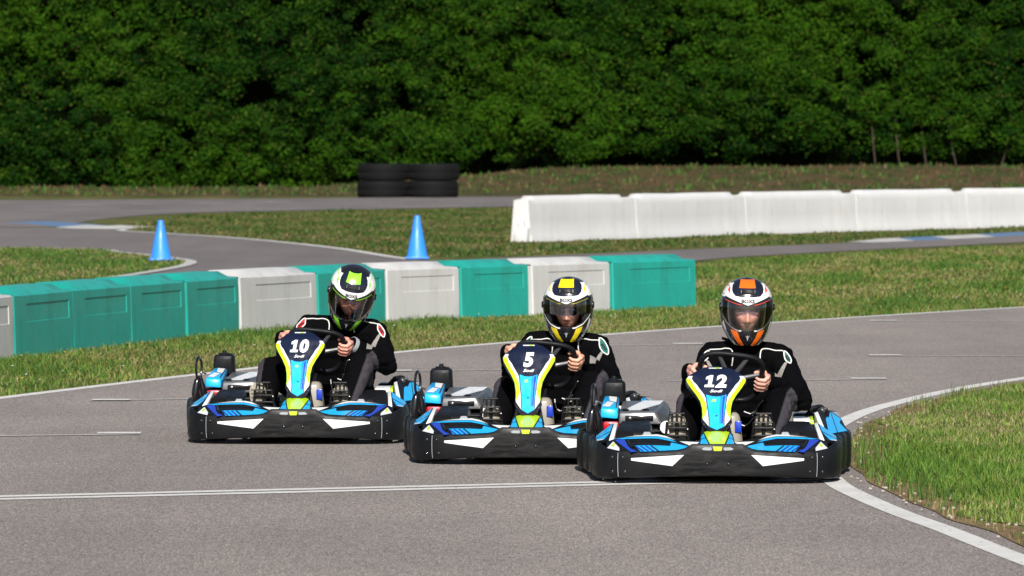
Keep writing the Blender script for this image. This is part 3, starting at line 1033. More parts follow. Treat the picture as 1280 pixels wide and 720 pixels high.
# ------------------------------------------------------------------ hedge
def build_hedge():
    r = np.random.default_rng(5)
    root = empty('hedge', (0, 212, 0))
    tag(root, 'tall dense dark green hedge wall behind the whole circuit', 'hedge')
    X0, X1, ZT = -40.0, 40.0, 9.4
    nclump = 7400
    cx = r.uniform(X0, X1, nclump); cz = r.uniform(0.0, ZT, nclump)
    bottom = np.where(cx < -5.5, 0.15, np.where(cx > 1, 1.45, 0.15 + (cx + 5.5) / 6.5 * 1.3)) + 0.25 * np.sin(cx * 1.7) * np.sin(cx * 0.6)
    cz = bottom + cz / ZT * (ZT - bottom)
    wav = 0.50 * np.sin(cx * 0.55 + 0.8 * np.sin(cz * 0.9)) * np.sin(cz * 0.7 + cx * 0.21) + 0.36 * np.sin(cx * 1.9 + cz * 1.3) * np.sin(cz * 2.3 - cx * 0.7)
    cy = -wav + r.uniform(-0.35, 0.35, nclump) + 0.10 * cz + 0.9 * np.exp(-(cz - bottom) / 0.45)
    gap = np.sin(cx * 2.3 + 1.7 * np.sin(cz * 1.1)) * np.sin(cz * 2.9 + 1.3 * np.sin(cx * 0.9)) + 0.6 * np.sin(cx * 0.9 - cz * 1.4)
    keep = (gap > -0.95) | (r.uniform(0, 1, nclump) < 0.25)
    cx, cy, cz = cx[keep], cy[keep], cz[keep]
    nclump = len(cx)
    rad = r.uniform(0.22, 0.52, nclump)
    per = 66
    n = nclump * per
    ci = np.repeat(np.arange(nclump), per)
    # directions: outward (-y), upward, a little to the sides
    d = r.normal(0, 1, (n, 3)); d[:, 1] = -np.abs(d[:, 1]) * 0.9; d[:, 2] = d[:, 2] * 0.8 + 0.15
    d /= np.linalg.norm(d, axis=1)[:, None]
    rr = r.uniform(0.55, 1.05, n)[:, None]
    P = np.stack([cx[ci], cy[ci], cz[ci]], 1) + d * rr * (rad[ci][:, None] * np.array([1.15, 0.8, 0.85]))
    # leaf frame
    nrm = d * 0.6 + np.array([0, -0.25, 0.55]) + r.normal(0, 0.42, (n, 3))
    nrm /= np.linalg.norm(nrm, axis=1)[:, None]
    t = r.normal(0, 1, (n, 3)) + np.array([0, -0.4, -0.7])
    t -= nrm * (t * nrm).sum(1)[:, None]
    t /= np.linalg.norm(t, axis=1)[:, None]
    b = np.cross(nrm, t)
    L = r.uniform(0.07, 0.135, n)[:, None]; W = L * r.uniform(0.28, 0.40, n)[:, None]
    V = np.empty((n, 4, 3))
    V[:, 0] = P - t * L * 0.5
    V[:, 1] = P + b * W + nrm * L * 0.08
    V[:, 2] = P + t * L * 0.5 - nrm * L * 0.12
    V[:, 3] = P - b * W + nrm * L * 0.08
    F = np.arange(n * 4).reshape(n, 4)
    tone = np.clip(0.5 + 0.5 * np.sin(cx * 0.31 + 1.2) * np.sin(cz * 0.5 + cx * 0.12) + r.normal(0, 0.36, nclump), 0, 1)
    A, B = np.array([0.007, 0.032, 0.003]), np.array([0.033, 0.092, 0.004])
    c = A + (B - A) * tone[ci][:, None]
    c = c * r.uniform(0.7, 1.35, (n, 1))
    yel = r.uniform(0, 1, n) < 0.05
    c[yel] = np.array([0.07, 0.11, 0.012]) * r.uniform(0.7, 1.2, (int(yel.sum()), 1))
    brown = (r.uniform(0, 1, n) < 0.02)
    c[brown] = np.array([0.05, 0.05, 0.012])
    o = np_mesh('foliage', V.reshape(-1, 3), F, np.repeat(c[:, None, :], 4, 1).reshape(-1, 3), M['leaf'])
    o.parent = root
    # inner growth as a slab, its near-black colour painting the shade between clumps
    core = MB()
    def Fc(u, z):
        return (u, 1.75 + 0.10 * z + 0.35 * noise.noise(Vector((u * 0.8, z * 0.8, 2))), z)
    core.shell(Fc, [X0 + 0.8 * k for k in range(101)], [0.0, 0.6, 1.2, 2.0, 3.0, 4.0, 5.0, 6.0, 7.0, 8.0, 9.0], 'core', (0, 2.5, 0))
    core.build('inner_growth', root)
    # stems under the skirt of the hedge
    for i in range(5):
        x = 13.6 + i * 1.2 + random.uniform(-0.4, 0.4)
        st = MB()
        ln = random.uniform(-0.5, 0.5)
        st.tube(crv([(x, 0.35, 0.7), (x + ln * 0.3, 0.32, 1.2), (x + ln * 0.8, 0.5, 1.9), (x + ln, 0.9, 3.0)], 3), [0.03, 0.028, 0.026, 0.025, 0.024, 0.022, 0.02, 0.018, 0.016, 0.012], 'bark', 6)
        st.build('stem', root)
    return root


build_hedge()

# ------------------------------------------------------------------ karts
# kart space: x to the kart's left hand side, y from the nose to the rear, z up, origin on the ground under the nose
HALF = [(0, 0), (.2, .003), (.38, .018), (.47, .038), (.515, .056), (.575, .105), (.622, .19), (.645, .30), (.650, .42), (.640, .50), (.658, .56), (.668, .70),
        (.660, .79), (.684, .85), (.702, .97), (.694, 1.04), (.722, 1.09), (.734, 1.20), (.730, 1.34), (.70, 1.44), (.60, 1.52), (.30, 1.58), (0, 1.59)]
_h = [Vector((p.x, p.y)) for p in crv([(a, b, 0) for a, b in HALF], 8)]
_s = [0.0]
for a, b in zip(_h, _h[1:]): _s.append(_s[-1] + (b - a).length)


def plan(u):
    s, sg = abs(u), (1 if u >= 0 else -1)
    s = min(s, _s[-1] - 1e-6)
    lo, hi = 0, len(_s) - 1
    while hi - lo > 1:
        m = (lo + hi) // 2
        if _s[m] <= s: lo = m
        else: hi = m
    f = (s - _s[lo]) / (_s[hi] - _s[lo])
    p = _h[lo].lerp(_h[hi], f)
    t = (_h[min(hi + 1, len(_h) - 1)] - _h[max(lo - 1, 0)]).normalized()
    n = Vector((t.y, -t.x))           # outward
    return Vector((p.x * sg, p.y)), Vector((n.x * sg, n.y))


def u_at(y=None, x=None):
    for p, s in zip(_h, _s):
        if x is not None and p.x >= x: return s
        if y is not None and p.y >= y: return s


U_SEAM, U_END = u_at(x=.513), u_at(y=1.43)
TOP = [(0, .207), (.13, .207), (.19, .174), (.25, .169), (.50, .168), (.60, .182), (.72, .206), (.85, .215), (3, .222)]
BOT = [(0, .042), (.3, .038), (.5, .028), (.62, .021), (3, .018)]
PROF = [(.06, 0.0), (.016, 0.0), (.007, .04), (.003, .15), (0, .4), (0, .75), (.003, .92), (.010, .985), (.020, 1.0), (.028, .97), (.03, .55)]


def rim(u, k):
    p, n = plan(u)
    i, f = PROF[k]
    zb, zt = lerp_table(BOT, abs(u)), lerp_table(TOP, abs(u))
    q = p - n * i
    return (q.x, q.y, zb + (zt - zb) * f)


def face(u, z, off=0.0018):
    p, n = plan(u)
    zb, zt = lerp_table(BOT, abs(u)), lerp_table(TOP, abs(u))
    f = (z - zb) / (zt - zb)
    ins = lerp_table([(fz, i) for i, fz in PROF[1:7]], f)
    q = p + n * (off - ins)
    return (q.x, q.y, z)


def frange(a, b, n):
    return [a + (b - a) * k / (n - 1) for k in range(n)]


def mir(pts, s):
    return [(p[0] * s, p[1]) for p in pts]


def deck_z(x, y):
    return .160 + .24 * (y - .03) + 0.010 * math.exp(-((abs(x) - .33) / .16) ** 2)


def Fdeck(x, y, off=0.0022):
    return (x, y, deck_z(x, y) + off)


def dk(zx, zy):
    """a measured deck corner (distance across, distance back)"""
    return (((715 + zx / 6.544) - 640) / 243.5 - 1.0537, .05 + (565.2 - (500 + zy / 6.544)) / 71)


def bil(A, B, C, D):
    A, B, C, D = map(Vector, (A, B, C, D))
    return lambda s, t: (A * (1 - s) + B * s) * (1 - t) + (D * (1 - s) + C * s) * t


def off_fn(F, d):
    d = Vector(d)
    return lambda a, b: Vector(F(a, b)) + d


def build_kart():
    root = empty('racing_kart')
    P = lambda mb, name: mb.build(name, root)
    # ---- front bumper
    b = MB()
    us = sorted(set(frange(-U_SEAM + .002, U_SEAM - .002, 61) + [-.16, .16, -.13, .13, -.19, .19]))
    b.grid(rim, us, range(len(PROF)), 'scuff')
    for s in (-1, 1):
        b.poly(face, mir([(.445, .133), (.172, .151), (.232, .094), (.445, .121)], s), 'white', .04)
        b.poly(face, mir([(.028, .178), (.034, .190), (.066, .190), (.082, .183), (.074, .176), (.040, .174)], s), 'grey', .04)  # pale lozenges painted for daylight showing through the slots
        for (x, z) in ((.055, .103), (.49, .135), (.478, .062)):
            b.ell(face(x * s, z, 0), (.009, .005, .009), 'gloss', u=8, v=6)
        b.poly(face, mir([(U_SEAM - .0065, .160), (U_SEAM - .0025, .160), (U_SEAM - .0025, .036), (U_SEAM - .0065, .036)], s), 'grey', .05)  # grey strip painted as the highlight along the bumper's end edge
    b.poly(face, [(-.024, .194), (.024, .194), (.019, .172), (-.019, .172)], 'lime')
    P(b, 'front_bumper')
    # ---- top of the nose, both sides
    for s in (-1, 1):
        b = MB()
        def FS(x, t, s=s):
            xx = abs(x)
            y0 = plan(min(xx, .56))[0].y + .030 if xx < .5 else lerp_table([(.5, .078), (.53, .105), (.57, .15)], xx)
            y1 = lerp_table([(.075, .20), (.10, .22), (.30, .325), (.45, .30), (.53, .27), (.57, .22)], xx)
            y = y0 + (y1 - y0) * t
            return (xx * s, y, deck_z(xx, y))
        b.shell(FS, frange(.075, .57, 22), frange(0, 1, 7), 'black', (0, 0, -.02))
        def FL(x, y, s=s):
            return (x * -s, y, deck_z(x, y) + .0022)
        D = lambda L: [dk(*q) for q in L]
        b.poly(FL, D([(345, 336), (425, 334), (455, 392), (478, 414), (535, 440), (482, 444)]), 'dblue')
        b.poly(FL, D([(512, 392), (560, 392), (800, 396), (812, 366), (968, 393), (860, 424), (700, 440), (610, 444), (560, 443)]), 'blue')
        b.poly(FL, D([(345, 328), (430, 322), (700, 322), (800, 338), (860, 362), (700, 338), (440, 334)]), 'blue')
        b.poly(FL, D([(430, 316), (700, 304), (770, 316), (850, 346), (800, 334), (700, 318)]), 'white')
        b.poly(FL, D([(880, 352), (1045, 353), (1000, 388), (975, 388)]), 'white')
        for i in range(4):
            o = i * 42
            b.poly(off_fn(FL, (0, 0, .001)), D([(510 + o, 398), (526 + o, 396), (590 + o, 441), (572 + o, 443)]), 'dblue' if i < 3 else 'navy')
        b.poly(FL, D([(285, 402), (335, 350), (385, 404), (385, 428)]), 'white')
        b.poly(off_fn(FL, (0, 0, .001)), D([(318, 384), (340, 362), (352, 376), (334, 396)]), 'lime')
        # recess in the deck, drawn by its lip
        b.tube([(q[0] * -s, q[1], deck_z(*q) + .004) for q in D([(452, 338), (470, 352), (800, 366), (790, 392), (520, 386), (492, 410), (470, 384), (452, 338)])], .004, 'gloss', 6)
        P(b, 'nose_deck')
    # ---- centre hump
    b = MB()
    def FH(x, t):
        w = 1 - .12 * t
        return (x * w, .075 + .27 * t, .196 + .066 * t ** .8 - 2.2 * x * x + .0)
    b.shell(FH, frange(-.095, .095, 13), frange(0, 1, 7), 'black', (0, .004, -.016))
    FHo = off_fn(FH, (0, -.001, .002))
    b.poly(FHo, [(-.036, .03), (.036, .03), (.055, .45), (.074, .98), (-.074, .98), (-.055, .45)], 'lime')
    for s in (-1, 1):
        b.poly(FHo, mir([(.044, .03), (.092, .03), (.088, .5), (.064, .50)], s), 'blue')
        b.poly(FHo, mir([(.066, .54), (.088, .54), (.088, .75), (.076, .9)], s), 'blue')
    P(b, 'nose_hump')
    # ---- side pods: the wrapping black skirt of each side with its raised corner panel
    for s in (-1, 1):
        b = MB()
        us = [s * u for u in frange(U_SEAM + .002, U_END, 90)]
        b.grid(rim, us, range(len(PROF)), 'black')
        for (x, z) in ((U_SEAM + .03, .135), (U_SEAM + .03, .06)):
            b.ell(face(x * s, z, 0), (.009, .005, .009), 'gloss', u=8, v=6)
        o = P(b, 'side_pod')
        # corner panel, light blue and white
        c = MB()
        A = [Vector((q[0] * s, q[1], q[2])) for q in ((.625, .27, .205), (.628, .56, .217), (.535, .60, .285), (.560, .30, .212))]
        F = bil(*A)
        c.shell(F, frange(0, 1, 8), frange(0, 1, 6), 'black', (0, 0.004, -.012))
        Fo = off_fn(F, (0, -.001, .0022))
        c.poly(Fo, [(.02, .03), (.97, .03), (.97, .97), (.45, .97), (.03, .60)], 'blue', .2)
        c.poly(off_fn(F, (0, -.0015, .0032)), [(.40, .03), (.46, .03), (.52, .97), (.46, .97)], 'navy', .2)
        c.poly(off_fn(F, (0, -.0015, .0032)), [(.02, .03), (.14, .03), (.10, .50), (.03, .55)], 'white', .2)
        c.hexa([(.556 * s, .30, .19), (.532 * s, .31, .19), (.516 * s, .60, .20), (.536 * s, .60, .20), (.558 * s, .30, .213), (.534 * s, .31, .214), (.512 * s, .60, .287), (.532 * s, .60, .287)], 'white', .003)
        c.build('corner_panel', root)
        # dark deflector wing above the pod
        w = MB()
        w.hexa([(.535 * s, .52, .228), (.335 * s, .50, .222), (.33 * s, .74, .250), (.51 * s, .74, .250),
                (.53 * s, .53, .238), (.345 * s, .52, .248), (.345 * s, .74, .290), (.49 * s, .74, .290)], 'black', .006)
        w.hexa([(.385 * s, .4985, .226), (.333 * s, .4985, .222), (.3335 * s, .52, .222), (.385 * s, .52, .226),
                (.375 * s, .512, .243), (.345 * s, .512, .243), (.345 * s, .53, .243), (.375 * s, .53, .243)], 'grey', .002)
        w.build('deflector_wing', root)
    # rear bumper
    b = MB()
    ur = [-u for u in frange(U_END + .004, _s[-1] - .001, 26)]
    ur = ur + [-u for u in reversed(ur)]
    b.grid(rim, ur, range(len(PROF)), 'black')
    P(b, 'rear_bumper')
    # ---- floor tray and frame
    b = MB()
    b.box((0, .72, .048), (.62, 1.02, .012), 'darkgrey', bev=.003)
    P(b, 'floor_tray')
    b = MB()
    for s in (-1, 1):
        b.tube(crv([(.10 * s, .10, .10), (.27 * s, .22, .085), (.33 * s, .55, .07), (.34 * s, 1.1, .07), (.30 * s, 1.55, .10)], 5), .016, 'gloss', 8)
        b.tube(crv([(.34 * s, .62, .08), (.55 * s, .66, .10), (.60 * s, .9, .10), (.55 * s, 1.15, .10), (.34 * s, 1.2, .08)], 4), .013, 'gloss', 8)
        b.tube([(.1 * s, .42, .09), (.05 * s, .46, .34)], .010, 'gloss', 6)
    for y in (.12, .55, 1.1, 1.5):
        b.tube([(-.33, y, .075), (.33, y, .075)], .014, 'gloss', 8)
    P(b, 'chassis_frame')
    # ---- wheels
    for (x, y, r, w) in ((-.49, .50, .125, .12), (.49, .50, .125, .12), (-.575, 1.30, .138, .20), (.575, 1.30, .138, .20)):
        wroot = MB()
        mt = Matrix.Translation((x, y, r)) @ Matrix.Rotation(R(90), 4, 'Y')
        h = w / 2
        wroot.lathe([(r * .50, -h * .92), (r * .80, -h), (r * .95, -h * .88), (r, -h * .6), (r, h * .6), (r * .95, h * .88), (r * .80, h), (r * .50, h * .92), (r * .50, -h * .92)], 'rubber', mt, 28)
        t = P(wroot, 'wheel_tyre')
        k = MB()
        k.lathe([(.02, -h * .5), (r * .40, -h * .55), (r * .495, -h * .9), (r * .495, h * .9), (r * .40, h * .55), (.02, h * .5)], 'steel', mt, 20, True)
        rm = k.build('rim', root); rm.parent = t
    b = MB()
    b.tube([(-.47, 1.30, .138), (.47, 1.30, .138)], .02, 'steel', 10)
    P(b, 'rear_axle')
    # ---- seat
    b = MB()
    SX = .165
    def FSeat(a, t):
        prof = [(0, .86, .115), (.25, 1.02, .085), (.45, 1.25, .085), (.6, 1.40, .17), (.8, 1.47, .34), (1.0, 1.50, .50)]
        for p, q in zip(prof, prof[1:]):
            if t <= q[0]:
                f = (t - p[0]) / (q[0] - p[0]); y = p[1] + (q[1] - p[1]) * f; z = p[2] + (q[2] - p[2]) * f
                break
        wd = .17 + .05 * math.sin(math.pi * min(t * 1.1, 1))
        lift = abs(a) ** 3
        hgt = .02 + .18 * math.sin(math.pi * min(max(t - .1, 0) / .8, 1))
        return (SX + a * wd, y - lift * .16 * min(max(t - .5, 0) * 3, 1), z + lift * hgt * (1 if t < .7 else max(0, 1 - (t - .7) / .3)))
    b.shell(FSeat, frange(-1, 1, 15), frange(0, 1, 16), 'darkgrey', (0, .008, -.006))
    P(b, 'seat')
    # ---- steering
    W = WHEEL
    b = MB()
    pts = []
    for k in range(40):
        a = 2 * math.pi * k / 40
        c, sn = math.cos(a), math.sin(a)
        e = 2 / 3.6
        x = .166 * math.copysign(abs(c) ** e, c)
        y = .152 * math.copysign(abs(sn) ** e, sn)
        if y > .11: y = .11 + (y - .11) * .72
        if y < 0: x *= 1 + .06 * (y / .152)
        pts.append(W['c'] + W['a'] * x + W['b'] * y)
    b.tube(pts, .0145, 'black', 10, closed=True)
    sw = P(b, 'steering_wheel')
    k = MB()
    for (x, y) in ((-.15, .03), (.15, .03), (0, -.13), (-.075, .125), (.075, .125)):
        k.tube([W['c'] + W['n'] * .03, W['c'] + W['a'] * x * .5 + W['b'] * y * .5 + W['n'] * .02, W['c'] + W['a'] * x + W['b'] * y], [.016, .013, .010], 'darkgrey', 8)
    k.lathe([(0, .0), (.045, .0), (.05, .012), (.045, .03), (0, .034)], 'black', Matrix.Translation(W['c']) @ W['rot'], 18)
    hb = k.build('hub', root); hb.parent = sw
    b = MB()
    b.tube([W['c'] + W['n'] * .03, Vector((.03, .50, .20)), Vector((.0, .40, .09))], .012, 'steel', 8)
    P(b, 'steering_column')
    # ---- fuel tank between the legs
    b = MB()
    b.box((.05, .58, .225), (.20, .17, .24), 'tank', bev=.03, seg=3, taper=(.72, .7))
    b.box((.115, .508, .27), (.035, .012, .06), 'dblue', bev=.003)
    tk = P(b, 'fuel_tank')
    k = MB()
    k.lathe([(0, .05), (.026, .05), (.028, .045), (.028, .01), (.034, .008), (.034, 0)], 'black', Matrix.Translation((.07, .58, .344)), 16)
    k.tube([(.03, .58, .345), (.02, .57, .40), (.09, .56, .42)], .007, 'rubber', 6)
    c = k.build('cap', root); c.parent = tk
    # ---- pedals
    for x in (-.205, .245):
        b = MB()
        y = .395
        zt, zb, hw = .345, .298, .048
        b.tube([(x - hw, y, zb), (x - hw * .8, y - .004, zt), (x + hw * .8, y - .004, zt), (x + hw, y, zb)], .0065, 'pedal', 6, closed=True)
        for k in (-.5, 0, .5):
            b.tube([(x + k * hw, y, zb), (x + k * hw, y - .004, zt)], .0055, 'pedal', 6)
        b.box((x, y + .01, .268), (.115, .02, .012), 'pedal', bev=.003)
        b.box((x, y + .02, .228), (.125, .02, .011), 'pedal', bev=.003)
        for sx in (-1, 1):
            b.tube([(x + sx * .050, y, .30), (x + sx * .056, y + .015, .24), (x + sx * .075, y + .05, .07)], .008, 'pedal', 6)
        b.tube([(x, y + .01, .30), (x, y + .06, .07)], .010, 'pedal', 6)
        b.tube([(x - .055, y + .02, .19), (x + .055, y + .02, .19)], .006, 'pedal', 6)
        b.ell((x + .055, y - .002, .262), (.006, .005, .006), 'steel', u=8, v=6)
        P(b, 'pedal')
    # ---- engine side: cover, slot, airbox, hoop
    b = MB()
    b.hexa([(-.51, 1.04, .255), (-.275, 1.04, .255), (-.235, 1.50, .25), (-.50, 1.50, .25),
            (-.505, 1.05, .320), (-.315, 1.05, .324), (-.255, 1.48, .362), (-.49, 1.48, .362)], 'silver', .012)
    b.hexa([(-.276, 1.06, .20), (-.20, 1.10, .20), (-.19, 1.46, .20), (-.235, 1.49, .20),
            (-.310, 1.06, .322), (-.25, 1.12, .300), (-.235, 1.45, .330), (-.252, 1.47, .358)], 'darkgrey', .01)
    topF = bil((-.50, 1.062, .3225), (-.32, 1.062, .3265), (-.262, 1.47, .3645), (-.484, 1.47, .3645))
    b.poly(topF, [(.10, .10), (.55, .10), (.98, .62), (.98, .97), (.50, .97)], 'white', .3)
    b.poly(topF, [(.62, .08), (.97, .08), (.98, .50)], 'darkgrey', .3)
    for x in (-.475, -.365):
        b.ell((x, 1.10, .330), (.022, .03, .008), 'gloss', u=10, v=6)
    b.box((-.40, 1.043, .287), (.15, .012, .030), 'gloss', bev=.004)
    b.ell((-.448, 1.036, .288), (.010, .006, .010), 'steel', u=10, v=6)
    cv = P(b, 'engine_cover')
    b = MB()
    b.hexa([(-.605, 1.02, .292), (-.513, 1.02, .284), (-.51, 1.40, .285), (-.60, 1.40, .29),
            (-.605, 1.03, .345), (-.513, 1.03, .338), (-.505, 1.40, .385), (-.585, 1.40, .392)], 'blue', .01)
    tF = bil((-.60, 1.045, .349), (-.518, 1.045, .342), (-.510, 1.39, .388), (-.583, 1.39, .395))
    b.poly(tF, [(.04, .05), (.5, .05), (.75, .45), (.3, .5)], 'white', .3)
    b.poly(tF, [(.45, .55), (.96, .50), (.96, .95), (.3, .95)], 'white', .3)
    b.poly(off_fn(tF, (0, 0, .001)), [(.9, .05), (.99, .05), (.99, .97), (.9, .97)], 'navy', .3)
    P(b, 'cover_end')
    b = MB()
    b.box((-.40, 1.28, .16), (.36, .34, .17), 'gloss', bev=.02)
    for k in range(5):
        b.box((-.40, 1.10 + .002 * k, .10 + .03 * k), (.30, .03, .012), 'darkgrey', bev=.003)
    b.tube(crv([(-.24, 1.02, .20), (-.19, .95, .22), (-.16, .88, .16), (-.17, .8, .10)], 4), .017, 'gloss', 8)
    b.tube(crv([(-.30, .98, .15), (-.42, .92, .18), (-.52, .98, .16)], 4), .012, 'rubber', 8)
    b.lathe([(0, 0), (.035, 0), (.035, .05), (0, .05)], 'steel', Matrix.Translation((-.255, 1.02, .235)) @ Matrix.Rotation(R(80), 4, 'X'), 14)
    b.lathe([(0, 0), (.022, 0), (.022, .06), (0, .06)], 'darkgrey', Matrix.Translation((-.21, 1.0, .20)) @ Matrix.Rotation(R(70), 4, 'Y'), 12)
    P(b, 'engine')
    b = MB()
    b.box((-.550, 1.00, .250), (.085, .06, .045), 'red', bev=.012)
    b.box((-.552, .965, .243), (.012, .02, .04), 'gloss', bev=.003)
    P(b, 'chain_guard')
    b = MB()
    b.box((-.535, 1.52, .40), (.132, .13, .135), 'black', bev=.02, seg=3, taper=(.93, .93))
    b.box((-.535, 1.447, .40), (.098, .012, .10), 'black', bev=.006)
    ab = P(b, 'airbox')
    k = MB()
    k.lathe([(0, .026), (.012, .026), (.014, .012), (.034, .010), (.034, 0)], 'black', Matrix.Translation((-.535, 1.52, .466)), 14)
    k.box((-.505, 1.50, .472), (.03, .01, .008), 'black', bev=.002)
    c = k.build('cap', root); c.parent = ab
    b = MB()
    ring = []
    for k in range(24):
        a = 2 * math.pi * k / 24
        ring.append((-.640 + .012 * math.cos(a), .97 + .05 * math.cos(a), .405 + .066 * math.sin(a)))
    b.tube(ring, .0075, 'gloss', 7, closed=True)
    b.tube(crv([(-.652, .95, .19), (-.657, .945, .25), (-.652, .95, .31), (-.642, .96, .35)], 4), [.018, .021, .023, .024, .024, .024, .023, .022, .021, .02, .018, .015, .012], 'gloss', 10)
    b.tube(crv([(-.600, .99, .19), (-.612, .985, .25), (-.622, .98, .31), (-.634, .97, .36)], 4), [.018, .02, .022, .022, .022, .022, .021, .02, .018, .016, .013, .012, .010], 'gloss', 10)
    b.tube([(-.60, 1.0, .37), (-.62, .98, .38), (-.638, .97, .35)], .006, 'steel', 6)
    P(b, 'wheel_guard_hoop')
    # ---- other side: panel, plate, controls
    b = MB()
    Fp = bil((.585, .72, .212), (.712, 1.12, .212), (.662, 1.34, .312), (.548, 1.02, .340))
    b.shell(Fp, frange(0, 1, 9), frange(0, 1, 7), 'black', (-.012, .0, -.012))
    Fo = off_fn(Fp, (.0015, -.0015, .0018))
    b.poly(Fo, [(.10, .05), (.97, .05), (.80, .45), (.97, .62), (.60, .93), (.20, .62)], 'blue', .2)
    b.poly(Fo, [(.66, .93), (.99, .66), (.97, .97)], 'grey', .2)
    b.poly(off_fn(Fp, (.002, -.002, .0026)), [(.48, .05), (.52, .05), (.60, .93), (.57, .93)], 'navy', .2)
    b.hexa([(.586, .71, .20), (.560, .71, .20), (.53, .98, .20), (.555, .98, .20), (.586, .715, .222), (.560, .715, .235), (.526, .98, .322), (.546, .98, .330)], 'white', .004)
    P(b, 'side_panel')
    b = MB()
    b.hexa([(0.4150, .94, .262), (0.5050, .93, .262), (0.5050, 1.06, .272), (0.4150, 1.06, .272), (0.4150, .945, .285), (0.5050, .935, .285), (0.5050, 1.06, .300), (0.4150, 1.06, .300)], 'white', .004)
    b.hexa([(0.5055, .93, .262), (0.5250, .93, .262), (0.5250, 1.06, .272), (0.5055, 1.06, .272), (0.5055, .935, .285), (0.5210, .935, .285), (0.5210, 1.06, .300), (0.5055, 1.06, .300)], 'lime', .003)
    P(b, 'side_plate')
    b = MB()
    b.box((.50, 1.24, .25), (.16, .16, .12), 'gloss', bev=.015)
    b.tube(crv([(.47, 1.10, .27), (.52, 1.10, .335), (.57, 1.13, .345), (.60, 1.2, .30)], 5), .012, 'gloss', 8)
    b.tube(crv([(.50, 1.16, .29), (.545, 1.12, .35), (.60, 1.10, .32), (.59, 1.02, .28)], 5), .009, 'rubber', 8)
    b.ell((.530, 1.12, .335), (.022, .02, .02), 'gloss', u=10, v=8)
    b.ell((.572, 1.08, .325), (.018, .018, .022), 'darkgrey', u=10, v=8)
    b.lathe([(0, 0), (.02, 0), (.02, .04), (0, .045)], 'steel', Matrix.Translation((.585, 1.12, .30)), 12)
    P(b, 'radiator')
    return root


def wheel_frame():
    roll = R(8)
    right, up, n = Vector((1, 0, 0)), Vector((0, -.56, .8285)), Vector((0, -.8285, -.56))
    a = right * math.cos(roll) - up * math.sin(roll)
    b = up * math.cos(roll) + right * math.sin(roll)
    rot = Matrix((a, b, a.cross(b))).transposed().to_4x4()
    return {'c': Vector((.075, .74, .525)), 'a': a, 'b': b, 'n': n, 'rot': rot}


WHEEL = wheel_frame()
HW = [(0, .006), (.018, .032), (.05, .058), (.08, .074), (.12, .070), (.16, .072), (.20, .080), (.24, .100), (.28, .125), (.315, .144), (.335, .147), (.355, .132), (.38, .100), (.40, .070), (.415, .035)]


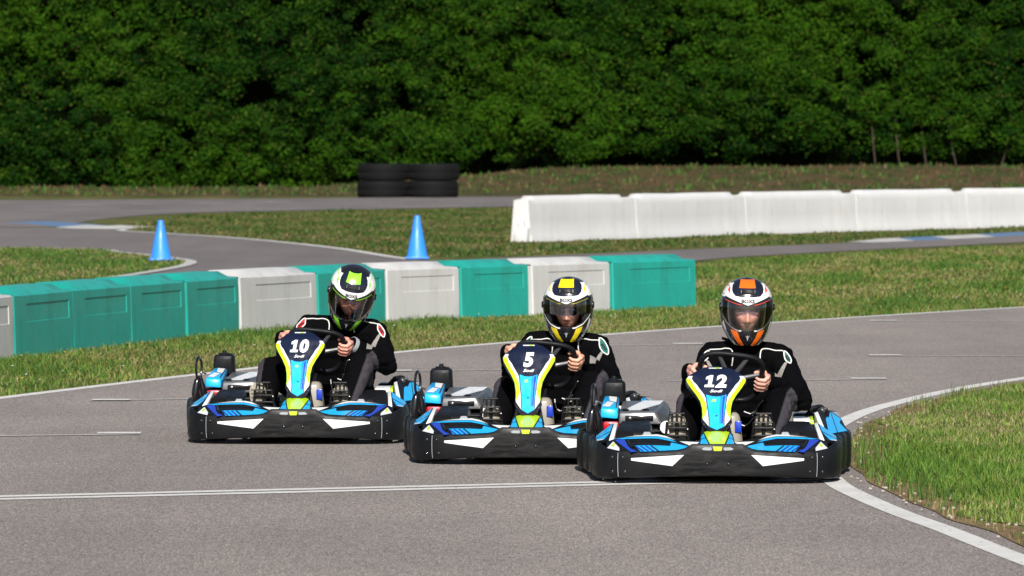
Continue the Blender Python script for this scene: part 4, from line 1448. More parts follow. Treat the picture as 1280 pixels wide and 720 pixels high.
def build_fairing(root, number, zs, ws, nx):
    def F(x, h, off=0.0):
        x *= ws
        y = .30 + .27 * h / .42 + 1.5 * x * x + (max(h - .35, 0) / .065) ** 2 * .045
        return Vector((x, y - off, .236 + h * zs + off * .6 - (max(h - .37, 0) / .045) ** 2 * .004))
    hs = [0, .01, .018, .03, .04, .05, .065, .08, .10, .12, .14, .16, .18, .20, .22, .24, .26, .28, .30, .315, .325, .335, .345, .355, .368, .38, .39, .40, .408, .415]
    b = MB()
    G2 = lambda s, h: F(s * lerp_table(HW, h), h)
    ss = frange(-1, 1, 17)
    b.shell(G2, ss, hs, 'navy', (0, .012, -.004))
    # dark side skirts running back from the shield's edge
    for s in (-1, 1):
        def SK(t, h, s=s):
            w = lerp_table(HW, h)
            p = F(s * (w - .002), h)
            back = .10 + .06 * h / .4
            return Vector((p.x + s * (.012 * math.sin(t * 1.9)) - s * .03 * t * t, p.y + .004 + t * back, p.z - .012 * t - .05 * t * (h / .42)))
        b.shell(SK, frange(0, 1, 6), [h for h in hs if .05 <= h <= .36], 'black', (-.006 * s, 0, 0))
    o1 = lambda x, h: F(x, h, .0022)
    o2 = lambda x, h: F(x, h, .0036)
    hh = [.10, .12, .14, .16, .18, .20, .22, .24, .26, .28, .30, .315, .335]
    for s in (-1, 1):
        E = lambda h, d: (s * (lerp_table(HW, h) - d), h)
        lime = [E(h, .003) for h in hh] + [E(h, .003 + .021 * min(1, (h - .095) / .05)) for h in reversed(hh)]
        b.poly(o1, lime, 'lime')
        hw = [.062, .08, .10, .12, .14, .16, .18, .20, .22, .24, .26, .28, .30, .32, .338, .352]
        bw = lambda h: 1.35 * lerp_table([(.046, .026), (.09, .025), (.14, .028), (.20, .0335), (.242, .0365)], h) + .0045
        out = [(E(h, .004 if h < .095 else .005 + .021 * min(1, (h - .095) / .05) if h < .33 else .004)) for h in hw]
        inx = [(s * (bw(h) if h < .20 else max(bw(min(h, .242)), lerp_table(HW, h) - .042 + .020 * max(0, h - .30) / .05)), h) for h in reversed(hw)]
        b.poly(o1, out + inx + [(s * .036, .050)], 'white')
    panel = [(-.0365, .242), (-.018, .233), (0, .230), (.018, .233), (.0365, .242), (.0335, .20), (.028, .14), (.025, .09), (.026, .046), (0, .020), (-.026, .046), (-.025, .09), (-.028, .14), (-.0335, .20)]
    panel = [(x * 1.35, h) for x, h in panel]
    b.poly(o1, panel, 'blue')
    for x0, x1, m in ((.019, .021, 'dblue'), (.024, .028, 'dblue'), (.031, .044, 'dblue')):
        b.poly(o2, [(x0, .229), (x1, .238), (x1 * .80, .16), (x1 * .70, .07), (x0 * .72, .07), (x0 * .82, .16)], m)
    # black chin below the shield
    for s in (-1, 1):
        b.poly(o2, mir([(0, .001), (.030, .019), (.0725, .081), (.0715, .100), (.036, .050), (0, .030)], s), 'black')
    b.ell(F(0, .115, .001), (.006, .005, .005), 'gloss', u=8, v=6)
    b.poly(o1, [(-.036, .405), (.03, .405), (.028, .399), (-.034, .399)], 'white')
    b.poly(o2, [(.0, .405), (.02, .405), (.018, .400), (.0, .400)], 'lime')
    fo = b.build('nose_fairing', root)
    t = MB()
    NF = lambda x, y: F(x + .16 * y, .322 + y, .0030)
    if number[0] == '1':                       # a heavy one with a flag and a foot, then the second figure
        t.poly(NF, [(x * .94 - .029, y * .97) for x, y in ((-.024, -.037), (.024, -.037), (.024, -.022), (.011, -.022), (.011, .037), (-.004, .037), (-.024, .026), (-.024, .010), (-.009, .013), (-.009, -.022), (-.024, -.022))], 'white')
        t.text(number[1], NF, .098, 'white', cx=.027, offset=0.0052, sx=1.0)
    else:
        t.text(number, NF, .102, 'white', offset=0.0052, sx=1.02)
    n = t.build('race_number', root); n.parent = fo
    t = MB()
    t.text('Sodi', lambda x, y: F(x, .263 + y, .0030), .022, 'white', shear=0.35, offset=0.0006, sx=1.5)
    n = t.build('script_lettering', root); n.parent = fo
    t = MB()
    t.text('SR', lambda x, y: F(x, .205 + y, .0040), .020, 'lime', cx=-.012, shear=0.2, offset=0.0008)
    n = t.build('small_lettering', root); n.parent = fo
    return fo


KARTS = [(897, 607, 1.2, '12', .84, 1.08, 'blue, white and lime racing kart with number 12 on its nose, beside the bend line'),
         (657, 583.2, 2.2, '5', .985, 1.0, 'blue, white and lime racing kart with number 5, running between two others'),
         (366.5, 557.3, 2.2, '10', .985, 1.0, 'blue, white and lime racing kart with number 10, last of the line')]
kart0 = build_kart()
karts = [kart0] + [copy_tree(kart0) for _ in range(2)]
for o, (px, py, yaw, num, zs, ws, lab) in zip(karts, KARTS):
    x, y = G(px, py)
    o.location = (x, y, 0.006)
    o.rotation_euler = (0, 0, R(-yaw))
    tag(o, lab, 'kart', 'racing karts following each other round the bend')
    build_fairing(o, num, zs, ws, 0.0)

# ------------------------------------------------------------------ drivers
def cap_mb(mb, a, b, ra, rb, n=16):
    """closed tapered capsule"""
    a, b = Vector(a), Vector(b)
    ax = b - a
    L = ax.length
    rot = ax.to_track_quat('Z', 'Y').to_matrix().to_4x4()
    prof = [(max(ra * math.cos(t), 1e-4), ra * math.sin(t)) for t in frange(-math.pi / 2, 0, 5)] + [(max(rb * math.cos(t), 1e-4), L + rb * math.sin(t)) for t in frange(0, math.pi / 2, 5)]
    mb.lathe(prof, 'skin', Matrix.Translation(a) @ rot, n, True)


def chain(mb, pts, rs, n=16):
    for (a, b), (ra, rb) in zip(zip(pts, pts[1:]), zip(rs, rs[1:])):
        cap_mb(mb, a, b, ra, rb, n)


def fuse(mb, voxel, smooth=2, lam=0.5):
    """one continuous skin round everything in the builder: points and quads"""
    me = mb.mesh('fuse')
    o = bpy.data.objects.new('fuse', me)
    col.objects.link(o)
    md = o.modifiers.new('r', 'REMESH')
    md.mode = 'VOXEL'
    md.voxel_size = voxel
    bpy.context.view_layer.update()
    ev = o.evaluated_get(bpy.context.evaluated_depsgraph_get())
    m2 = bpy.data.meshes.new_from_object(ev)
    V = np.empty(len(m2.vertices) * 3); m2.vertices.foreach_get('co', V); V = V.reshape(-1, 3)
    E = np.empty(len(m2.edges) * 2, np.int32); m2.edges.foreach_get('vertices', E); E = E.reshape(-1, 2)
    F = np.empty(len(m2.loops), np.int32); m2.loops.foreach_get('vertex_index', F)
    cnt = np.array([len(p.vertices) for p in m2.polygons])
    assert (cnt == 4).all()
    F = F.reshape(-1, 4)
    deg = np.bincount(E.ravel(), minlength=len(V))[:, None]
    for _ in range(smooth):
        S = np.zeros_like(V)
        np.add.at(S, E[:, 0], V[E[:, 1]]); np.add.at(S, E[:, 1], V[E[:, 0]])
        V = V * (1 - lam) + lam * S / np.maximum(deg, 1)
    bpy.data.objects.remove(o); bpy.data.meshes.remove(m2); bpy.data.meshes.remove(me)
    return V, F


# head space: origin in the middle of the helmet, face towards -y
HZ = [(-.188, .048, .100, .060), (-.172, .078, .148, .095), (-.150, .097, .160, .112), (-.12, .116, .166, .126), (-.09, .129, .166, .140), (-.05, .1385, .160, .152), (-.01, .142, .155, .160),
      (.03, .142, .151, .162), (.07, .1355, .143, .157), (.10, .1235, .130, .145), (.125, .1075, .113, .127), (.145, .0875, .092, .105), (.16, .063, .067, .078), (.1695, .036, .039, .045), (.174, .004, .004, .005)]


def hsec(z):
    for p, q in zip(HZ, HZ[1:]):
        if z <= q[0]:
            f = max(0, (z - p[0]) / (q[0] - p[0]))
            return [p[i] + (q[i] - p[i]) * f for i in (1, 2, 3)]
    return HZ[-1][1:]


def hfront(x, z, off=0.0):
    wx, wf, wb = hsec(z)
    e = min(abs(x) / wx, 1)
    y = -wf * (max(1 - e ** 2.15, 0)) ** (1 / 2.15)
    k = 1 + off / 0.15
    return Vector((x * k, y * k, z * k))


PORT_T = [(0, .036), (.05, .040), (.09, .050), (.125, .058), (.15, .06)]
PORT_B = [(0, -.086), (.05, -.083), (.09, -.066), (.118, -.035), (.135, -.005), (.15, .01)]


def build_helmet(body, Hm, accent, thin, visor_mode):
    """full-face helmet as clothing of the driver; Hm takes head space to kart space"""
    T = lambda F: (lambda *a: Hm @ Vector(F(*a)))
    b = MB()
    N, zs = 64, frange(-.188, .174, 61)

    def shell_pt(i, z, inset=0.0):
        wx, wf, wb = hsec(z)
        a = 2 * math.pi * i / N
        c, s = math.sin(a), -math.cos(a)
        ex = 2 / 2.15
        x = (wx - inset) * math.copysign(abs(c) ** ex, c)
        y = ((wf if s < 0 else wb) - inset) * math.copysign(abs(s) ** ex, s)
        return Vector((x, y, z))
    idx, V, F = {}, [], []
    def vid(i, j, lay):
        k = (i % N, j, lay)
        if k not in idx:
            p = shell_pt(i, zs[j], .012 * lay)
            if lay and zs[j] > .16: p.z -= .01
            # snap the rows next to the eye port onto its edge
            if p.y < 0 and abs(p.x) < .128:
                for tab in (PORT_T, PORT_B):
                    zz = lerp_table(tab, abs(p.x))
                    if abs(p.z - zz) < .0034: p.z = zz
            idx[k] = len(V); V.append(Hm @ p)
        return idx[k]
    def open_at(i, j):
        p = (shell_pt(i, zs[j]) + shell_pt(i + 1, zs[j + 1])) / 2
        return p.y < -.02 and abs(p.x) < .128 and lerp_table(PORT_B, abs(p.x)) < p.z < lerp_table(PORT_T, abs(p.x))
    for i in range(N):
        for j in range(len(zs) - 1):
            if open_at(i, j): continue
            F.append((vid(i, j, 0), vid(i + 1, j, 0), vid(i + 1, j + 1, 0), vid(i, j + 1, 0)))
            if zs[j] < .15: F.append((vid(i, j + 1, 1), vid(i + 1, j + 1, 1), vid(i + 1, j, 1), vid(i, j, 1)))
    # close the shell round the port and at the neck
    for i in range(N):
        F.append((vid(i, 0, 1), vid(i + 1, 0, 1), vid(i + 1, 0, 0), vid(i, 0, 0)))
        for j in range(len(zs) - 1):
            if open_at(i, j): continue
            if open_at(i, j + 1) if j + 1 < len(zs) - 1 else False: F.append((vid(i, j + 1, 0), vid(i + 1, j + 1, 0), vid(i + 1, j + 1, 1), vid(i, j + 1, 1)))
            if j > 0 and open_at(i, j - 1): F.append((vid(i, j, 1), vid(i + 1, j, 1), vid(i + 1, j, 0), vid(i, j, 0)))
            if open_at((i + 1) % N, j): F.append((vid(i + 1, j, 0), vid(i + 1, j + 1, 0), vid(i + 1, j + 1, 1), vid(i + 1, j, 1)))
            if open_at((i - 1) % N, j): F.append((vid(i, j, 1), vid(i, j + 1, 1), vid(i, j + 1, 0), vid(i, j, 0)))
    b.add(V, F, 'hshell')
    f1, f2, f3 = T(lambda x, z: hfront(x, z, .0016)), T(lambda x, z: hfront(x, z, .0028)), T(lambda x, z: hfront(x, z, .004))
    zt = lambda x: lerp_table(PORT_T, abs(x))
    zb = lambda x: lerp_table(PORT_B, abs(x))
    S = frange(-.118, .118, 15)
    # white brow sweeping up both sides of the crown
    low = [(x, max(zt(x) + .006, .042 + abs(x) * .36)) for x in S]
    sil = lambda z, k: hsec(z)[0] * k
    hi = [(sil(z, .955), z) for z in (.098, .110, .120, .130, .138, .146)]
    inr = [(.070, .151), (.079, .138), (.083, .120), (.080, .104), (.066, .088), (.030, .084)]
    b.poly(f1, low + [(.125, .092)] + hi + inr + [(-x, z) for x, z in reversed(inr)] + [(-x, z) for x, z in reversed(hi)] + [(-.125, .092)], 'hwhite', .012)
    def side(az, z, off=.0016):
        wx, wf, wb = hsec(z)
        a = R(az)
        c, s_ = math.sin(a), -math.cos(a)
        ex = 2 / 2.15
        k = 1 + off / .15
        return Hm @ Vector((wx * math.copysign(abs(c) ** ex, c) * k, (wf if s_ < 0 else wb) * math.copysign(abs(s_) ** ex, s_) * k, z * k))
    for sx in (-1, 1):
        lo_ = [(az, .078 + .022 * max(0, (az - 95) / 55)) for az in range(62, 152, 8)]
        hi_ = [(az, .146 - .030 * max(0, (az - 95) / 55)) for az in range(62, 152, 8)]
        V = [side(sx * az, z) for az, z in lo_] 
        for f in (.33, .66): V += [side(sx * a0, z0 + (z1 - z0) * f) for (a0, z0), (a1, z1) in zip(lo_, hi_)]
        V += [side(sx * az, z) for az, z in hi_]
        n_ = len(lo_)
        b.add(V, [(r_ * n_ + i, r_ * n_ + i + 1, (r_ + 1) * n_ + i + 1, (r_ + 1) * n_ + i) for r_ in range(3) for i in range(n_ - 1)], 'hwhite')
        for zc in (.090, .132):
            V = [side(sx * az, zc - .01 * max(0, (az - 95) / 55) * (1 if zc > .1 else -1) + d, .0028) for d in (-.0022, .0022) for az in range(70, 150, 8)]
            n_ = len(V) // 2
            b.add(V, [(i, i + 1, n_ + i + 1, n_ + i) for i in range(n_ - 1)], thin)
    # dark centre with the coloured crown plate
    b.poly(f1, [(-.080, .106), (-.064, .0895), (-.03, .0865), (.03, .0865), (.064, .0895), (.080, .106), (.081, .122), (.077, .137), (.066, .152), (.046, .163), (-.046, .163), (-.066, .152), (-.077, .137), (-.081, .122)], 'hnavy', .015)
    b.poly(f2, [(-.046, .128), (.040, .128), (.036, .166), (-.036, .166)], accent, .012)
    b.poly(f2, [(-.05, .104), (.05, .104), (.045, .120), (-.045, .120)], 'gloss', .012)
    for sx in (-1, 1):
        b.poly(f3, mir([(.034, .103), (.038, .103), (.037, .118), (.033, .118)], sx), 'silver', .02)
        b.poly(f3, mir([(.092, .098), (.102, .112), (.092, .132), (.089, .126)], sx), thin, .02)
        # thin coloured line under the brow
        xs_ = frange(.030, .116, 8)
        b.poly(f2, mir([(x, zt(x) + .0060 + x * .035) for x in xs_] + [(x, zt(x) + .0026 + x * .035) for x in reversed(xs_)], sx), thin, .02)
        # white lip of the port, swinging up to the pivots
        xs_ = frange(.034, .127, 12)
        b.poly(f1, mir([(x, zb(x) - .003) for x in xs_] + [(x, zb(x) - .010 - .002 * x) for x in reversed(xs_)], sx), 'hwhite', .02)
        # coloured chin bars
        b.poly(f1, mir([(.054, -.095), (.088, -.085), (.082, -.105), (.062, -.140), (.038, -.174), (.018, -.168), (.040, -.130)], sx), accent, .015)
        # white jaw line
        b.poly(f1, mir([(.124, -.045), (.1285, -.060), (.116, -.100), (.092, -.145), (.064, -.174), (.050, -.174), (.085, -.135), (.106, -.100)], sx), 'hwhite', .015)
        # visor pivots
        b.lathe([(0, .010), (.016, .010), (.020, .004), (.020, 0)], 'gloss', Hm @ Matrix.Translation((.138 * sx, -.030, .020)) @ Matrix.Rotation(R(90 * sx), 4, 'Y'), 16)
    b.poly(f2, [(0, -.150), (.026, -.104), (-.026, -.104)], 'gloss', .02)
    b.poly(f3, [(-.012, -.112), (-.004, -.118), (0, -.110), (.004, -.118), (.012, -.112), (.004, -.125), (.001, -.140), (-.001, -.140), (-.004, -.125)], 'grey', .02)
    b.tube([T(hfront)(x, z, .001) for x, z in ((-.045, .096), (-.03, .101), (0, .103), (.03, .101), (.045, .096))], .005, 'gloss', 6)
    ho = b.build('helmet', body)
    t = MB()
    t.text('BOXS', f2, .025, 'hshell', cx=0, cy=.0635, offset=0.0010, sx=1.1)
    o = t.build('helmet_lettering', body); o.parent = ho
    # clear visor over the port
    v = MB()
    def FV(u, t, off=.0055):
        x = u * .133
        top, bot = zt(x) + .004, zb(x) - (.002 if abs(u) < .93 else -.004)
        if visor_mode == 'raised': top, bot = top + .004, -.020 + .02 * abs(u) ** 3
        return Hm @ hfront(x, bot + (top - bot) * t, off)
    v.shell(FV, frange(-1, 1, 33), frange(0, 1, 10), 'visor', Hm.to_3x3() @ Vector((0, .0022, 0)))
    o = v.build('visor', body); o.parent = ho
    if visor_mode:
        v = MB()
        zlo = {'raised': -.026, 'half': .006}[visor_mode]
        FT = lambda u, t: Hm @ (hfront(u * .112, (zlo + .012 * u * u) + (.040 - zlo) * t, -.012))
        v.shell(FT, frange(-1, 1, 25), frange(0, 1, 6), 'sunvisor', Hm.to_3x3() @ Vector((0, .002, 0)))
        o = v.build('sun_visor', body); o.parent = ho
    # padding inside, framing the face
    l = MB()
    for sx in (-1, 1):
        l.ell(Hm @ Vector((.098 * sx, -.045, -.035)), (.026, .070, .075), 'lining', Hm.to_3x3(), 14, 10)
    l.ell(Hm @ Vector((0, -.115, -.125)), (.07, .03, .030), 'lining', Hm.to_3x3(), 14, 10)
    l.ell(Hm @ Vector((0, -.075, .075)), (.085, .045, .028), 'lining', Hm.to_3x3(), 14, 10)
    o = l.build('padding', body); o.parent = ho
    return ho


def head_mb(mb, Hm):
    """skull with brow, sockets, nose, lips and chin, eye line at half height"""
    b = bmesh.new()
    bmesh.ops.create_uvsphere(b, u_segments=72, v_segments=56, radius=1)
    g = lambda x, z, x0, z0, sx, sz: math.exp(-((x - x0) / sx) ** 2 - ((z - z0) / sz) ** 2)
    for v in b.verts:
        d = v.co.copy()
        p = Vector((d.x * .076, d.y * (.094 if d.y < 0 else .10) - .030, d.z * .120))
        if p.z < -.02: p.x *= 1 - .22 * min(1, (-.02 - p.z) / .1)
        if d.y < -.2:
            x, z = p.x, p.z
            k = min(1, (-d.y - .2) / .4)
            dy = 0
            dy -= .027 * g(x, z, 0, -.044, .0135, .016) + .016 * g(x, z, 0, -.020, .009, .024)
            dy -= .008 * (g(x, z, .012, -.050, .010, .009) + g(x, z, -.012, -.050, .010, .009))
            dy += .013 * (g(x, z, .033, -.004, .018, .012) + g(x, z, -.033, -.004, .018, .012))
            dy -= .007 * (g(x, z, .030, .017, .024, .008) + g(x, z, -.030, .017, .024, .008))
            dy -= .006 * (g(x, z, .043, -.036, .020, .018) + g(x, z, -.043, -.036, .020, .018))
            dy -= .007 * g(x, z, 0, -.074, .022, .006) + .007 * g(x, z, 0, -.086, .019, .006)
            dy += .005 * g(x, z, 0, -.080, .024, .003)
            dy -= .009 * g(x, z, 0, -.108, .022, .014)
            p.y += dy * k
        v.co = Hm @ p
    mb.bm(b, 'skin')
    for sx in (-1, 1):
        mb.ell(Hm @ Vector((.031 * sx, -.1005, -.005)), (.0125, .0125, .0115), 'skin', Hm.to_3x3(), 16, 12)
        mb.ell(Hm @ Vector((.077 * sx, .010, -.012)), (.010, .018, .030), 'skin', Hm.to_3x3(), 12, 10)


def face_colour(V, Hm, tone):
    inv = np.array(Hm.inverted())
    P = V @ inv[:3, :3].T + inv[:3, 3]
    x, y, z = P[:, 0], P[:, 1], P[:, 2]
    C = np.tile(np.array(tone), (len(V), 1))
    f = (y < -.02) & (np.abs(z) < .13) & (np.abs(x) < .09)
    g = lambda x0, z0, sx, sz: np.exp(-((x - x0) / sx) ** 2 - ((z - z0) / sz) ** 2) * f
    def mixin(c, w):
        nonlocal C
        w = np.clip(w, 0, 1)[:, None]
        C = C * (1 - w) + np.array(c) * w
    mixin((.70, .24, .19), .55 * (g(.045, -.035, .022, .018) + g(-.045, -.035, .022, .018)) + .5 * g(0, -.048, .016, .016))
    mixin((.52, .17, .15), 1.0 * g(0, -.080, .024, .009))
    for s in (-1, 1):
        mixin((.20, .10, .06), .9 * g(.031 * s, .017, .021, .0045))
        mixin((.45, .36, .32), .8 * g(.031 * s, -.006, .011, .0035))
        mixin((.30, .14, .11), .6 * g(.031 * s, .004, .020, .006))
        mixin((.05, .035, .03), 1.2 * g(.031 * s, -.006, .0050, .0035))
    return C


def hand(mb, C, out, n, b, sg):
    """a fist closed round the rim at C: out = away from the wheel's centre, n = towards the nose of the kart, b = up along the rim"""
    wrist = C + out * .052 - n * .070 - b * .022
    mcp = []
    lens = (.92, 1.0, .95, .80)
    for i in range(4):
        o = b * (.034 - .0228 * i)
        k = C + o + out * (.044 - .003 * abs(i - 1.2)) + n * .004
        mcp.append(k)
        q = lens[i]
        r = (.0098, .0102, .0098, .0086)[i]
        pip = C + o + out * (.026) + n * (.031 * q) - b * .002
        dip = C + o - out * .004 * q + n * (.030 * q) - b * .003
        tip = C + o - out * .020 * q + n * .012 - b * .004
        chain(mb, [k, pip, dip, tip], [r * 1.18, r * 1.06, r * .98, r * .86], 12)
        cap_mb(mb, wrist + b * (.012 - .008 * i), k, .017, .0135, 12)
    mid = (mcp[0] + mcp[3]) / 2
    cap_mb(mb, wrist, mid, .022, .018, 14)
    # thumb leaves the side of the palm near the wrist and closes over the driver's side of the rim
    t0 = wrist + b * .020 + (C - wrist) * .30
    t1 = C + out * .024 - n * .028 + b * .042
    t2 = C - out * .004 - n * .020 + b * .052
    t3 = C - out * .026 - n * .004 + b * .052
    chain(mb, [t0, t1, t2, t3], [.0165, .0138, .0118, .0098], 12)
    return wrist


def build_driver(kart, P, label):
    H = Vector
    W = WHEEL
    head = Matrix.Translation(P['head']) @ Matrix.Rotation(R(P['yaw']), 4, 'Z') @ Matrix.Rotation(R(P['roll']), 4, 'Y') @ Matrix.Rotation(R(P['pitch']), 4, 'X')
    body, suit = MB(), MB()
    head_mb(body, head)
    sl, sr = H(P['sl']), H(P['sr'])
    neck = (sl + sr) / 2 + H((0, .02, .015))
    skullb = head @ H((0, .02, -.09))
    hip = H(P['hip'])
    belly = hip.lerp(neck, .42) + H((0, .03, 0)); chest = hip.lerp(neck, .74) + H((0, .01, 0))
    across = (sr - sl).normalized()
    chain(body, [skullb, neck, chest], [.056, .060, .10])
    chain(body, [hip, belly, chest], [.12, .115, .12])
    cap_mb(body, sl, sr, .060, .060)
    # suit torso, wider than deep
    for c, w, r in ((hip, .075, .148), (hip.lerp(belly, .5), .07, .142), (belly, .075, .140), (belly.lerp(chest, .5), .09, .138), (chest, .10, .128)):
        cap_mb(suit, c - across * w, c + across * w, r, r, 20)
    cap_mb(suit, sl + across * .02, sr - across * .02, .083, .083, 20)
    chain(suit, [neck + H((0, .01, -.03)), neck.lerp(skullb, .55)], [.095, .082], 20)
    marks = {}
    for sd in ('l', 'r'):
        sg = -1 if sd == 'l' else 1
        S, E = H(P['s' + sd]), H(P['e' + sd])
        C = W['c'] + W['a'] * (.157 * sg) + W['b'] * P['grip']
        wrist = hand(body, C, W['a'] * sg, W['n'], W['b'], sg)
        chain(body, [S, E, wrist], [.050, .042, .026])
        d = (wrist - E).normalized()
        chain(suit, [S, S.lerp(E, .45), E, E.lerp(wrist, .5), wrist - d * .012], [.080, .074, .066, .055, .043], 20)
        hp = hip + across * (.085 * sg) + H((0, -.04, 0))
        K, A = H(P['k' + sd]), H(P['a' + sd])
        chain(body, [hp, K, A, A + H((0, -.05, -.06))], [.082, .056, .036, .034])
        chain(suit, [hp, hp.lerp(K, .5), K, K.lerp(A, .45), A], [.108, .098, .080, .072, .056], 20)
        marks[sd] = (S, E, wrist, hp, K, A)
    Vb, Fb = fuse(body, .0042, 1, .35)
    Cb = face_colour(Vb, head, P['tone'])
    bo = np_mesh('person', Vb, Fb, Cb, M['skin'], True)
    bo.matrix_world = kart.matrix_world.copy()
    bo.location, bo.rotation_euler = kart.location, kart.rotation_euler
    tag(bo, label, 'person', 'kart drivers')
    # ---- suit
    Vs, Fs = fuse(suit, .0085, 3, .5)
    # folds: gather at elbows, knees, waist and shoulders
    nrm = np.zeros_like(Vs)
    q = Vs[Fs]
    fn = np.cross(q[:, 2] - q[:, 0], q[:, 3] - q[:, 1])
    for k in range(4): np.add.at(nrm, Fs[:, k], fn)
    nrm /= np.maximum(np.linalg.norm(nrm, axis=1)[:, None], 1e-12)
    amp = np.full(len(Vs), .0022)
    for sd in 'lr':
        S, E, Wr, hp, K, A = marks[sd]
        for c, r, k in ((E, .13, .007), (K, .14, .005), (A, .12, .006), (S, .13, .005), (hp, .16, .006)):
            amp += k * np.exp(-(np.linalg.norm(Vs - np.array(c), axis=1) / r) ** 2)
    fold = np.array([noise.noise(Vector((v[0] * 17 + 3 * v[2], v[1] * 14, v[2] * 30 - v[0] * 9))) + .5 * noise.noise(Vector((v[0] * 40, v[1] * 34, v[2] * 55))) for v in Vs])
    fold = np.where(fold > 0, fold * .6, -np.abs(fold) ** .8)
    Vs = Vs + nrm * (1.5 * amp * fold)[:, None]
    Cs = np.tile(np.array((.0022, .0022, .0028)), (len(Vs), 1))
    for sd in 'lr':
        S, E, Wr, hp, K, A = marks[sd]
        sg = -1 if sd == 'l' else 1
        outd = np.array((1.0 * sg, -.12, .0))
        best = None
        for a, b in ((hp.lerp(K, .80), K), (K, A)):
            a_, b_ = np.array(a), np.array(b)
            t = np.clip(((Vs - a_) @ (b_ - a_)) / ((b_ - a_) @ (b_ - a_)), 0, 1)
            d = Vs - (a_ + t[:, None] * (b_ - a_))
            dist = np.linalg.norm(d, axis=1)
            w = np.clip(((d @ outd) / np.maximum(dist, 1e-6) - .52) / .06, 0, 1) * (dist < .115)
            best = w if best is None else np.maximum(best, w)
        Cs = Cs * (1 - best[:, None]) + np.array((.050, .046, .054)) * best[:, None]
    so_ = np_mesh('racing_suit', Vs, Fs, Cs, M['suit'], True)
    so_.parent = bo
    bvh = BVHTree.FromPolygons([tuple(v) for v in Vs], [tuple(f) for f in Fs])
    # trim sewn on the suit: laid onto its surface from the front and a little above
    ray = Vector((0, 1, -.45)).normalized()

    def on(off):
        def f(x, z):
            o = Vector((x, 1.0, z)) - ray * 1.6
            hit = bvh.ray_cast(o, ray)
            if hit[0] is None:
                hit = bvh.find_nearest(Vector((x, 1.14, z)))
            return hit[0] + hit[1] * off
        return f
    nm = 'shoulder_patch'
    for sd in 'lr':
        sg = -1 if sd == 'l' else 1
        S, E, Wr, hp, K, A = marks[sd]
        a2 = (E - S)
        # map: along the top of the shoulder (s: 0 neck to 1 shoulder point), then down the arm
        def sp(s, t, S=S, sg=sg):
            base = (neck + H((.075 * sg, 0, .075))).lerp(S + H((.030 * sg, 0, .062)), min(s, 1))
            if s > 1: base = base + (E - S).normalized() * (.075 * (s - 1)) + H((.02 * sg * (s - 1), 0, 0))
            return (base.x, base.z - t)
        out = [sp(.93, -.020), sp(1.15, -.020), sp(1.5, -.012), sp(1.72, .004), sp(1.66, .040), sp(1.40, .048), sp(1.10, .050), sp(.94, .024)]
        mx_, mz_ = sum(p[0] for p in out) / len(out), sum(p[1] for p in out) / len(out)
        k_ = P.get('ps', 1)
        out = [(mx_ + (p[0] - mx_) * k_, mz_ + (p[1] - mz_) * k_) for p in out]
        m = MB()
        m.poly(on(.004), out, P['patch'], .018)
        ol = [on(.005)(*p) for p in [(q.x, q.y) for q in crv([(a, b, 0) for a, b in out], 4, True)]]
        m.tube(ol, .0036, 'piping', 6, closed=True)
        cx = sum(p[0] for p in out) / len(out); cz = sum(p[1] for p in out) / len(out)
        ang = math.atan2(out[3][1] - out[0][1], (out[3][0] - out[0][0]))
        if sg < 0: ang += math.pi
        ca, sa = math.cos(ang), math.sin(ang)
        m.text('BOXS', lambda x, y: on(.0055)(cx + x * ca - y * sa, cz + x * sa + y * ca), .020, 'lining', offset=.001, sx=.8 * min(k_, 1.3))
        o = m.build(nm, bo); o.parent = so_
        # piping from the collar over the shoulder to the patch
        m = MB()
        pl = [sp(.02, .085), sp(-.02, .045), sp(.04, .005), sp(.25, -.010), sp(.55, -.012), sp(.93, -.018)]
        m.tube([on(.003)(q.x, q.y) for q in crv([(a, b, 0) for a, b in pl], 5)], .0034, 'piping', 6)
        o = m.build('piping', bo); o.parent = so_
        # stretch panel down the inside of the upper arm
        m = MB()
        pts = [(S.x + .035 * sg, S.z + .005), (S.x + .008 * sg, S.z - .055), (S.x - .012 * sg, S.z - .105), (S.x - .018 * sg, S.z - .165)]
        wd = (.008, .016, .020, .015)
        A_ = [(p[0] + w * sg, p[1] + w * .3) for p, w in zip(pts, wd)]; B_ = [(p[0] - w * sg, p[1] - w * .3) for p, w in zip(pts, wd)]
        m.poly(on(.0028), A_ + B_[::-1], 'tan', .02)
        o = m.build('stretch_panel', bo); o.parent = so_
    # belt pocket outline
    m = MB()
    bx, bz = belly.x + .02, belly.z - .03
    for L in ([(bx - .07, bz + .05), (bx - .055, bz - .01), (bx + .03, bz - .045)], [(bx - .03, bz + .055), (bx + .07, bz + .015)]):
        m.tube([on(.003)(q.x, q.y) for q in crv([(a, b, 0) for a, b in L], 5)], .003, 'piping', 6)
    m.text('K', lambda x, y: on(.004)(bx + .03 + x, bz - .01 + y), .035, 'piping', offset=.002)
    o = m.build('pocket_trim', bo); o.parent = so_
    # collar tab / strap end
    # ---- shoes
    for sd in 'lr':
        sg = -1 if sd == 'l' else 1
        A = marks[sd][5]
        heel = H((A.x + .004 * sg, A.y - .035, .062)); toe = H((P['t' + sd][0], P['t' + sd][1], P['t' + sd][2]))
        ax = (toe - heel).normalized(); L = (toe - heel).length
        side = H((1, 0, 0)); side = (side - ax * side.dot(ax)).normalized()
        fw = side.cross(ax).normalized()
        if fw.y > 0: fw = -fw
        wt = [(0, .022), (.05, .031), (.2, .035), (.45, .034), (.7, .044), (.85, .045), (.95, .034), (1, .016)]
        ht = [(0, .060), (.1, .085), (.3, .090), (.5, .070), (.75, .050), (.92, .040), (1, .022)]
        m = MB()
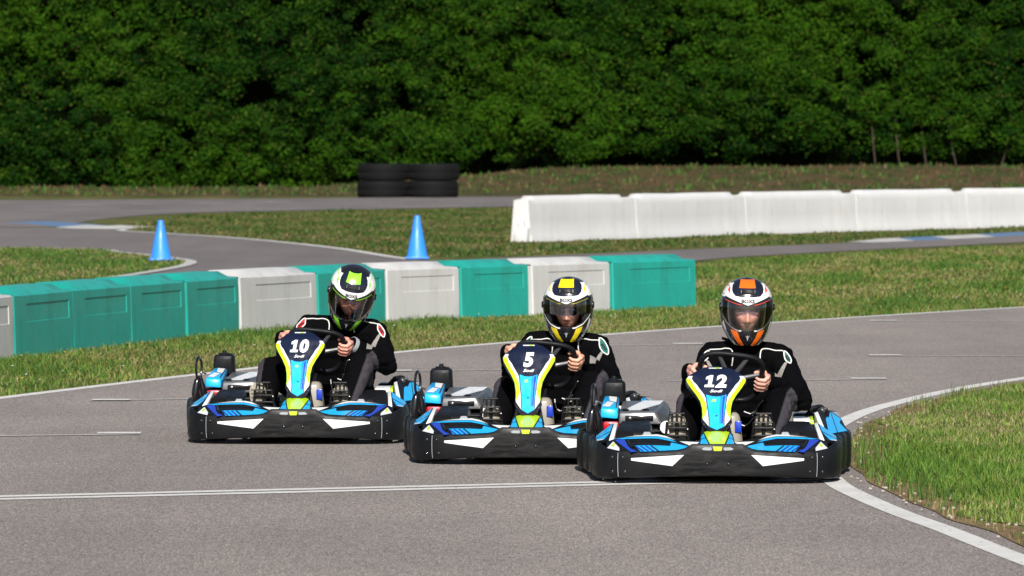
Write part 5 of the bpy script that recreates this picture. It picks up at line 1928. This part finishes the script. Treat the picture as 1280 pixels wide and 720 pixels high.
        def FS(t, k):
            a = 2 * math.pi * k / 18
            w, h = lerp_table(wt, t), lerp_table(ht, t)
            c = heel + ax * (L * t)
            return c + side * (w * math.cos(a)) + fw * (-h / 2 + h / 2 * math.sin(a) * (1 if math.sin(a) > 0 else 1))
        m.grid(lambda k, t: FS(t, k), range(18), frange(0, 1, 14), 'shoe', closed=True)
        m.add([FS(1, k) for k in range(18)], [tuple(range(18))], 'shoe'); m.add([FS(0, k) for k in range(18)], [tuple(range(17, -1, -1))], 'shoe')
        sh = m.build('shoe', bo)
        m = MB()
        def FO(t, s):
            w = lerp_table(wt, t) * 1.08
            c = heel + ax * (L * (t * 1.02 - .01))
            return c + side * (w * s) + fw * (.004 + .010 * (1 - s * s) - (.004 if .3 < t < .55 else 0))
        m.shell(lambda s, t: FO(t, s), frange(-1, 1, 9), frange(0, 1, 16), 'sole', -fw * .020)
        for t in (.12, .22, .62, .70, .78, .86):
            m.tube([FO(t, s) + fw * .0005 for s in frange(-.8, .8, 5)], .0032, 'shoe', 5)
        o = m.build('sole', bo); o.parent = sh
    if P.get('watch'):
        S, E, Wr, hp, K, A = marks['r']
        d = (E - Wr).normalized()
        m = MB()
        mt = Matrix.Translation(Wr + d * .010) @ d.to_track_quat('Z', 'Y').to_matrix().to_4x4()
        m.lathe([(.046, -.012), (.050, -.010), (.050, .012), (.046, .014)], 'grey', mt, 24)
        m.build('cuff', bo)
    if P.get('glasses'):
        m = MB()
        for sx in (-1, 1):
            m.ell(head @ H((.033 * sx, -.118, -.006)), (.028, .008, .019), 'lens', head.to_3x3(), 18, 12)
            m.tube([head @ H((.060 * sx, -.112, .002)), head @ H((.080 * sx, -.04, .004)), head @ H((.082 * sx, .02, -.004))], .003, 'lens', 6)
        m.tube([head @ H((-.008, -.126, .0)), head @ H((.008, -.126, .0))], .003, 'lens', 6)
        m.build('sunglasses', bo)
    if P.get('strap'):
        m = MB()
        n0 = neck + H((-.095, -.02, .070))
        m.hexa([n0 + H(v) for v in ((-.034, -.01, .008), (.03, -.01, -.012), (.03, .01, -.012), (-.034, .01, .008), (-.036, -.01, .024), (.03, -.01, .006), (.03, .01, .006), (-.036, .01, .024))], 'black', .003)
        m.build('collar_tab', bo)
    build_helmet(bo, head, P['accent'], P['thin'], P['visor'])
    return bo


bpy.context.view_layer.update()
DRIVERS = [
    dict(head=(.170, 1.12, .862), yaw=2, roll=1, pitch=6, sl=(-.005, 1.17, .612), sr=(.345, 1.17, .606), el=(-.112, .98, .405), er=(.452, .98, .385), hip=(.165, 1.28, .165),
         kl=(-.128, .84, .365), kr=(.335, .84, .370), al=(-.185, .49, .14), ar=(.255, .49, .14), tl=(-.205, .425, .335), tr=(.240, .425, .335), grip=-.015,
         tone=(.70, .36, .28), patch='teal_patch', accent='horange', thin='hred', visor='half', ps=.85, strap=True),
    dict(head=(.200, 1.13, .826), yaw=-3, roll=0, pitch=8, sl=(.008, 1.19, .612), sr=(.360, 1.17, .600), el=(-.100, 1.0, .42), er=(.440, .98, .41), hip=(.165, 1.29, .165),
         kl=(-.130, .84, .375), kr=(.335, .84, .395), al=(-.185, .49, .14), ar=(.255, .49, .14), tl=(-.205, .425, .300), tr=(.245, .425, .300), grip=.035,
         tone=(.74, .38, .26), patch='teal_patch', accent='hyellow', thin='hyellow', visor='raised', glasses=True, ps=1.3),
    dict(head=(.272, 1.02, .850), yaw=4, roll=10, pitch=28, sl=(.012, 1.12, .645), sr=(.405, 1.12, .612), el=(-.105, .95, .475), er=(.485, .97, .43), hip=(.175, 1.28, .165),
         kl=(-.195, .84, .41), kr=(.340, .80, .435), al=(-.225, .49, .14), ar=(.255, .50, .14), tl=(-.245, .425, .340), tr=(.245, .425, .325), grip=.04,
         tone=(.72, .33, .25), patch='red_patch', accent='hgreen', thin='hgreen', visor=None, watch=True, ps=1.0),
]
DL = ['driver in black suit and orange and white helmet, gripping the wheel of kart number 12',
      'driver in black suit, dark glasses and yellow and white helmet, steering kart number 5',
      'driver in black suit with red shoulder patches and green helmet, leaning in kart 10']
for kt, P, lab in zip(karts, DRIVERS, DL):
    build_driver(kt, P, lab)

# ------------------------------------------------------------------ light
SUN_EL, SUN_AZ = R(37), math.atan2(0.04, -1.0)      # azimuth measured from +Y towards +X
sd = Vector((math.sin(SUN_AZ) * math.cos(SUN_EL), math.cos(SUN_AZ) * math.cos(SUN_EL), math.sin(SUN_EL)))
sl = bpy.data.lights.new('sun', 'SUN')
sl.energy = 4.8
sl.angle = R(0.53)
sl.color = (1.0, 0.955, 0.89)
so = bpy.data.objects.new('sun', sl)
so.rotation_euler = (-sd).to_track_quat('-Z', 'Y').to_euler()
so.location = (-20, -20, 40)
col.objects.link(so)
w = bpy.data.worlds.new('World')
scene.world = w
w.use_nodes = True
nt = w.node_tree
sky = nt.nodes.new('ShaderNodeTexSky')
sky.sky_type = 'NISHITA'
sky.sun_disc = False
sky.sun_elevation = SUN_EL
sky.sun_rotation = SUN_AZ % (2 * math.pi)
sky.air_density = 1.0
sky.dust_density = 1.5
nt.links.new(sky.outputs[0], nt.nodes['Background'].inputs[0])
nt.nodes['Background'].inputs[1].default_value = 0.055
vs = scene.view_settings
vs.view_transform = 'Standard'
vs.look = 'None'
vs.exposure = 0.42
vs.gamma = 1.0
vs.use_curve_mapping = False
scene.cycles.use_denoising = True
scene.cycles.max_bounces = 8
scene.cycles.transparent_max_bounces = 16
